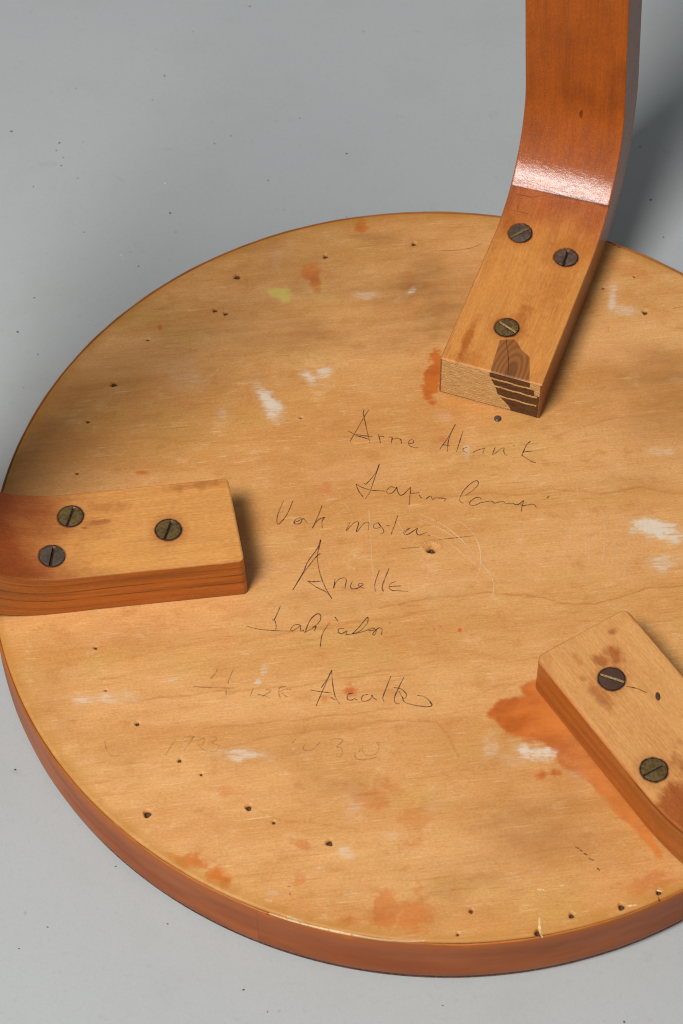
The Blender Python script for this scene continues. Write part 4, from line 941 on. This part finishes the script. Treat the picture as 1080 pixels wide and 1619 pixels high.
# ------------------------------------------------------------------ screws and nails
def screw_mesh(name, seed):
    """slotted countersunk head: two domed half discs either side of a cut slot"""
    r = random.Random(seed)
    R = 0.0047
    g = 0.00062
    bm = bmesh.new()
    n = 22
    for sgn in (1, -1):
        rings = []
        for f, z in ((1.0, -0.0016), (1.0, -0.00005), (0.965, 0.00014), (0.80, 0.00024), (0.45, 0.00034), (0.12, 0.00038)):
            a0 = math.asin(g / R)
            ring = []
            for j in range(n + 1):
                a = a0 + (math.pi - 2 * a0) * j / n
                x, y = R * math.cos(a), R * math.sin(a)
                y = g + (y - g) * f
                x = x * (f if f < 1 else 1)
                # keep the slot's lips straight and nearly full length
                if j in (0, n):
                    x = math.copysign(R * (1 if f >= 0.965 else 0.2 + 0.8 * f), x)
                    y = g
                ring.append(bm.verts.new((x + r.uniform(-1, 1) * 2e-5, sgn * (y + r.uniform(0, 1) * 2e-5), z)))
            rings.append(ring)
        for k in range(len(rings) - 1):
            for j in range(n):
                vs = [rings[k][j], rings[k][j + 1], rings[k + 1][j + 1], rings[k + 1][j]]
                bm.faces.new(vs if sgn > 0 else vs[::-1])
        bm.faces.new(rings[-1] if sgn > 0 else rings[-1][::-1])
        # slot wall
        wall = [ring[0] for ring in rings] + [ring[-1] for ring in rings[::-1]]
        fc = bm.faces.new(wall[::-1] if sgn > 0 else wall)
        fc.material_index = 1
    # slot floor and ring round the head, gap shade and dirt painted dark
    v = [bm.verts.new(p) for p in ((-R * .98, -g, -0.0010), (R * .98, -g, -0.0010), (R * .98, g, -0.0010), (-R * .98, g, -0.0010))]
    fc = bm.faces.new(v)
    fc.material_index = 2
    for a, b in ((R * 0.99, R * 1.065),):
        inner = [bm.verts.new((a * math.cos(t), a * math.sin(t), 0.00009)) for t in np.linspace(0, 2 * math.pi, 40, endpoint=False)]
        outer = [bm.verts.new((b * (1 + r.uniform(-.035, .05)) * math.cos(t), b * (1 + r.uniform(-.035, .05)) * math.sin(t), 0.00010)) for t in np.linspace(0, 2 * math.pi, 40, endpoint=False)]
        for j in range(40):
            fc = bm.faces.new((inner[j], outer[j], outer[(j + 1) % 40], inner[(j + 1) % 40]))
            fc.material_index = 2
    bmesh.ops.recalc_face_normals(bm, faces=[f for f in bm.faces if f.material_index == 0])
    for f in bm.faces:
        f.smooth = False
    me = bpy.data.meshes.new(name)
    bm.to_mesh(me)
    bm.free()
    return me


def place_on_leg(o, lg, s, w, ang, lift, tilt=(0, 0)):
    s, w = s / 1000, w / 1000
    p = lg.pos(np.array(s), np.array(w), np.array(0.0))
    ps = lg.pos(np.array(s + 1e-4), np.array(w), np.array(0.0)) - p
    es = Vector(ps).normalized()
    up = Vector(lg.pos(np.array(s), np.array(w), np.array(-1e-4)) - p).normalized()
    ew = up.cross(es).normalized()
    R = Matrix((es, ew, up)).transposed().to_4x4() @ Matrix.Rotation(math.radians(ang), 4, 'Z') @ Matrix.Rotation(tilt[0], 4, 'X') @ Matrix.Rotation(tilt[1], 4, 'Y')
    R.translation = Vector(p) + up * lift
    o.matrix_world = R


HEADS = [M_STEEL, M_STEEL, M_BRASS, M_BRASS, M_STEEL, M_BRASS, M_BROWN, M_BRASS, M_BRASS]
for j, (li, s0, w0, ang) in enumerate(SCR):
    lg, o = legs[li]
    me = screw_mesh('screw', j)
    sc = bpy.data.objects.new('screw', me)
    for mm_ in (HEADS[j], M_BRIGHT, M_GAP):
        me.materials.append(mm_)
    COL.objects.link(sc)
    sc.parent = o
    place_on_leg(sc, lg, s0, w0, ang, 0.00012 if j != 1 else 0.0, (random.uniform(-.02, .02), random.uniform(-.02, .02)))


def nail_mesh(r, h, squash=1.0):
    bm = bmesh.new()
    n = 20
    prev = None
    for f, z in ((1.0, -0.0008), (1.0, 0.0001), (0.93, h * .55), (0.7, h * .85), (0.35, h)):
        ring = [bm.verts.new((r * f * math.cos(a), r * f * squash * math.sin(a), z)) for a in np.linspace(0, 2 * math.pi, n, endpoint=False)]
        if prev:
            for i in range(n):
                bm.faces.new((prev[i], prev[(i + 1) % n], ring[(i + 1) % n], ring[i]))
        prev = ring
    bm.faces.new(prev)
    for f in bm.faces:
        f.smooth = True
    me = bpy.data.meshes.new('nail')
    bm.to_mesh(me)
    bm.free()
    return me


nail = link('nail', nail_mesh(0.00155, 0.0007), M_STEEL, seat)
nail.location = (NAIL[0] / 1000, NAIL[1] / 1000, H)
lg, o = legs[2]
n3 = link('nail', nail_mesh(0.0018, 0.0003, 0.5), M_BROWN, o)
place_on_leg(n3, lg, NAIL3[0], NAIL3[1], 150, 0.0)

# ------------------------------------------------------------------ dust on the floor
M_DUST = [mat_plain('dust_dark', lin(112, 108, 102), 0.8), mat_plain('dust_ochre', lin(150, 122, 84), 0.8), mat_plain('dust_white', lin(214, 214, 210), 0.8)]
V, Q, MI = [], [], []
extra = [(random.uniform(-420, 420), random.uniform(-330, 480), random.uniform(.07, .20), 0) for _ in range(40)]
for x, y, r, c in [tuple(d) for d in DUST] + [e for e in extra if math.hypot(e[0], e[1]) > 182]:
    o0 = len(V)
    a0 = random.uniform(0, 6.28)
    k = 6
    st = random.uniform(0.55, 1.0)
    for lay, (f, z) in enumerate(((1.0, 0.0), (0.85, r * 0.4), (0.3, r * 0.6))):
        for j in range(k):
            a = a0 + 2 * math.pi * j / k
            rr = r * f * (1 + 0.25 * math.sin(a * 2 + x))
            V.append(((x + rr * math.cos(a)) / 1000, (y + rr * st * math.sin(a)) / 1000, z / 1000 + 0.00002))
    for lay in range(2):
        for j in range(k):
            Q.append((o0 + lay * k + j, o0 + lay * k + (j + 1) % k, o0 + (lay + 1) * k + (j + 1) % k, o0 + (lay + 1) * k + j))
            MI.append(c)
    t = o0 + 2 * k
    Q += [(t, t + 1, t + 2, t + 3), (t + 3, t + 4, t + 5, t)]
    MI += [c, c]
me = mesh_np('dust', V, Q, MI)
dust = bpy.data.objects.new('dust', me)
for m_ in M_DUST:
    me.materials.append(m_)
COL.objects.link(dust)
dust['kind'] = 'stuff'
dust['label'] = 'fine dark dust specks scattered over the grey floor'
dust['category'] = 'dust'
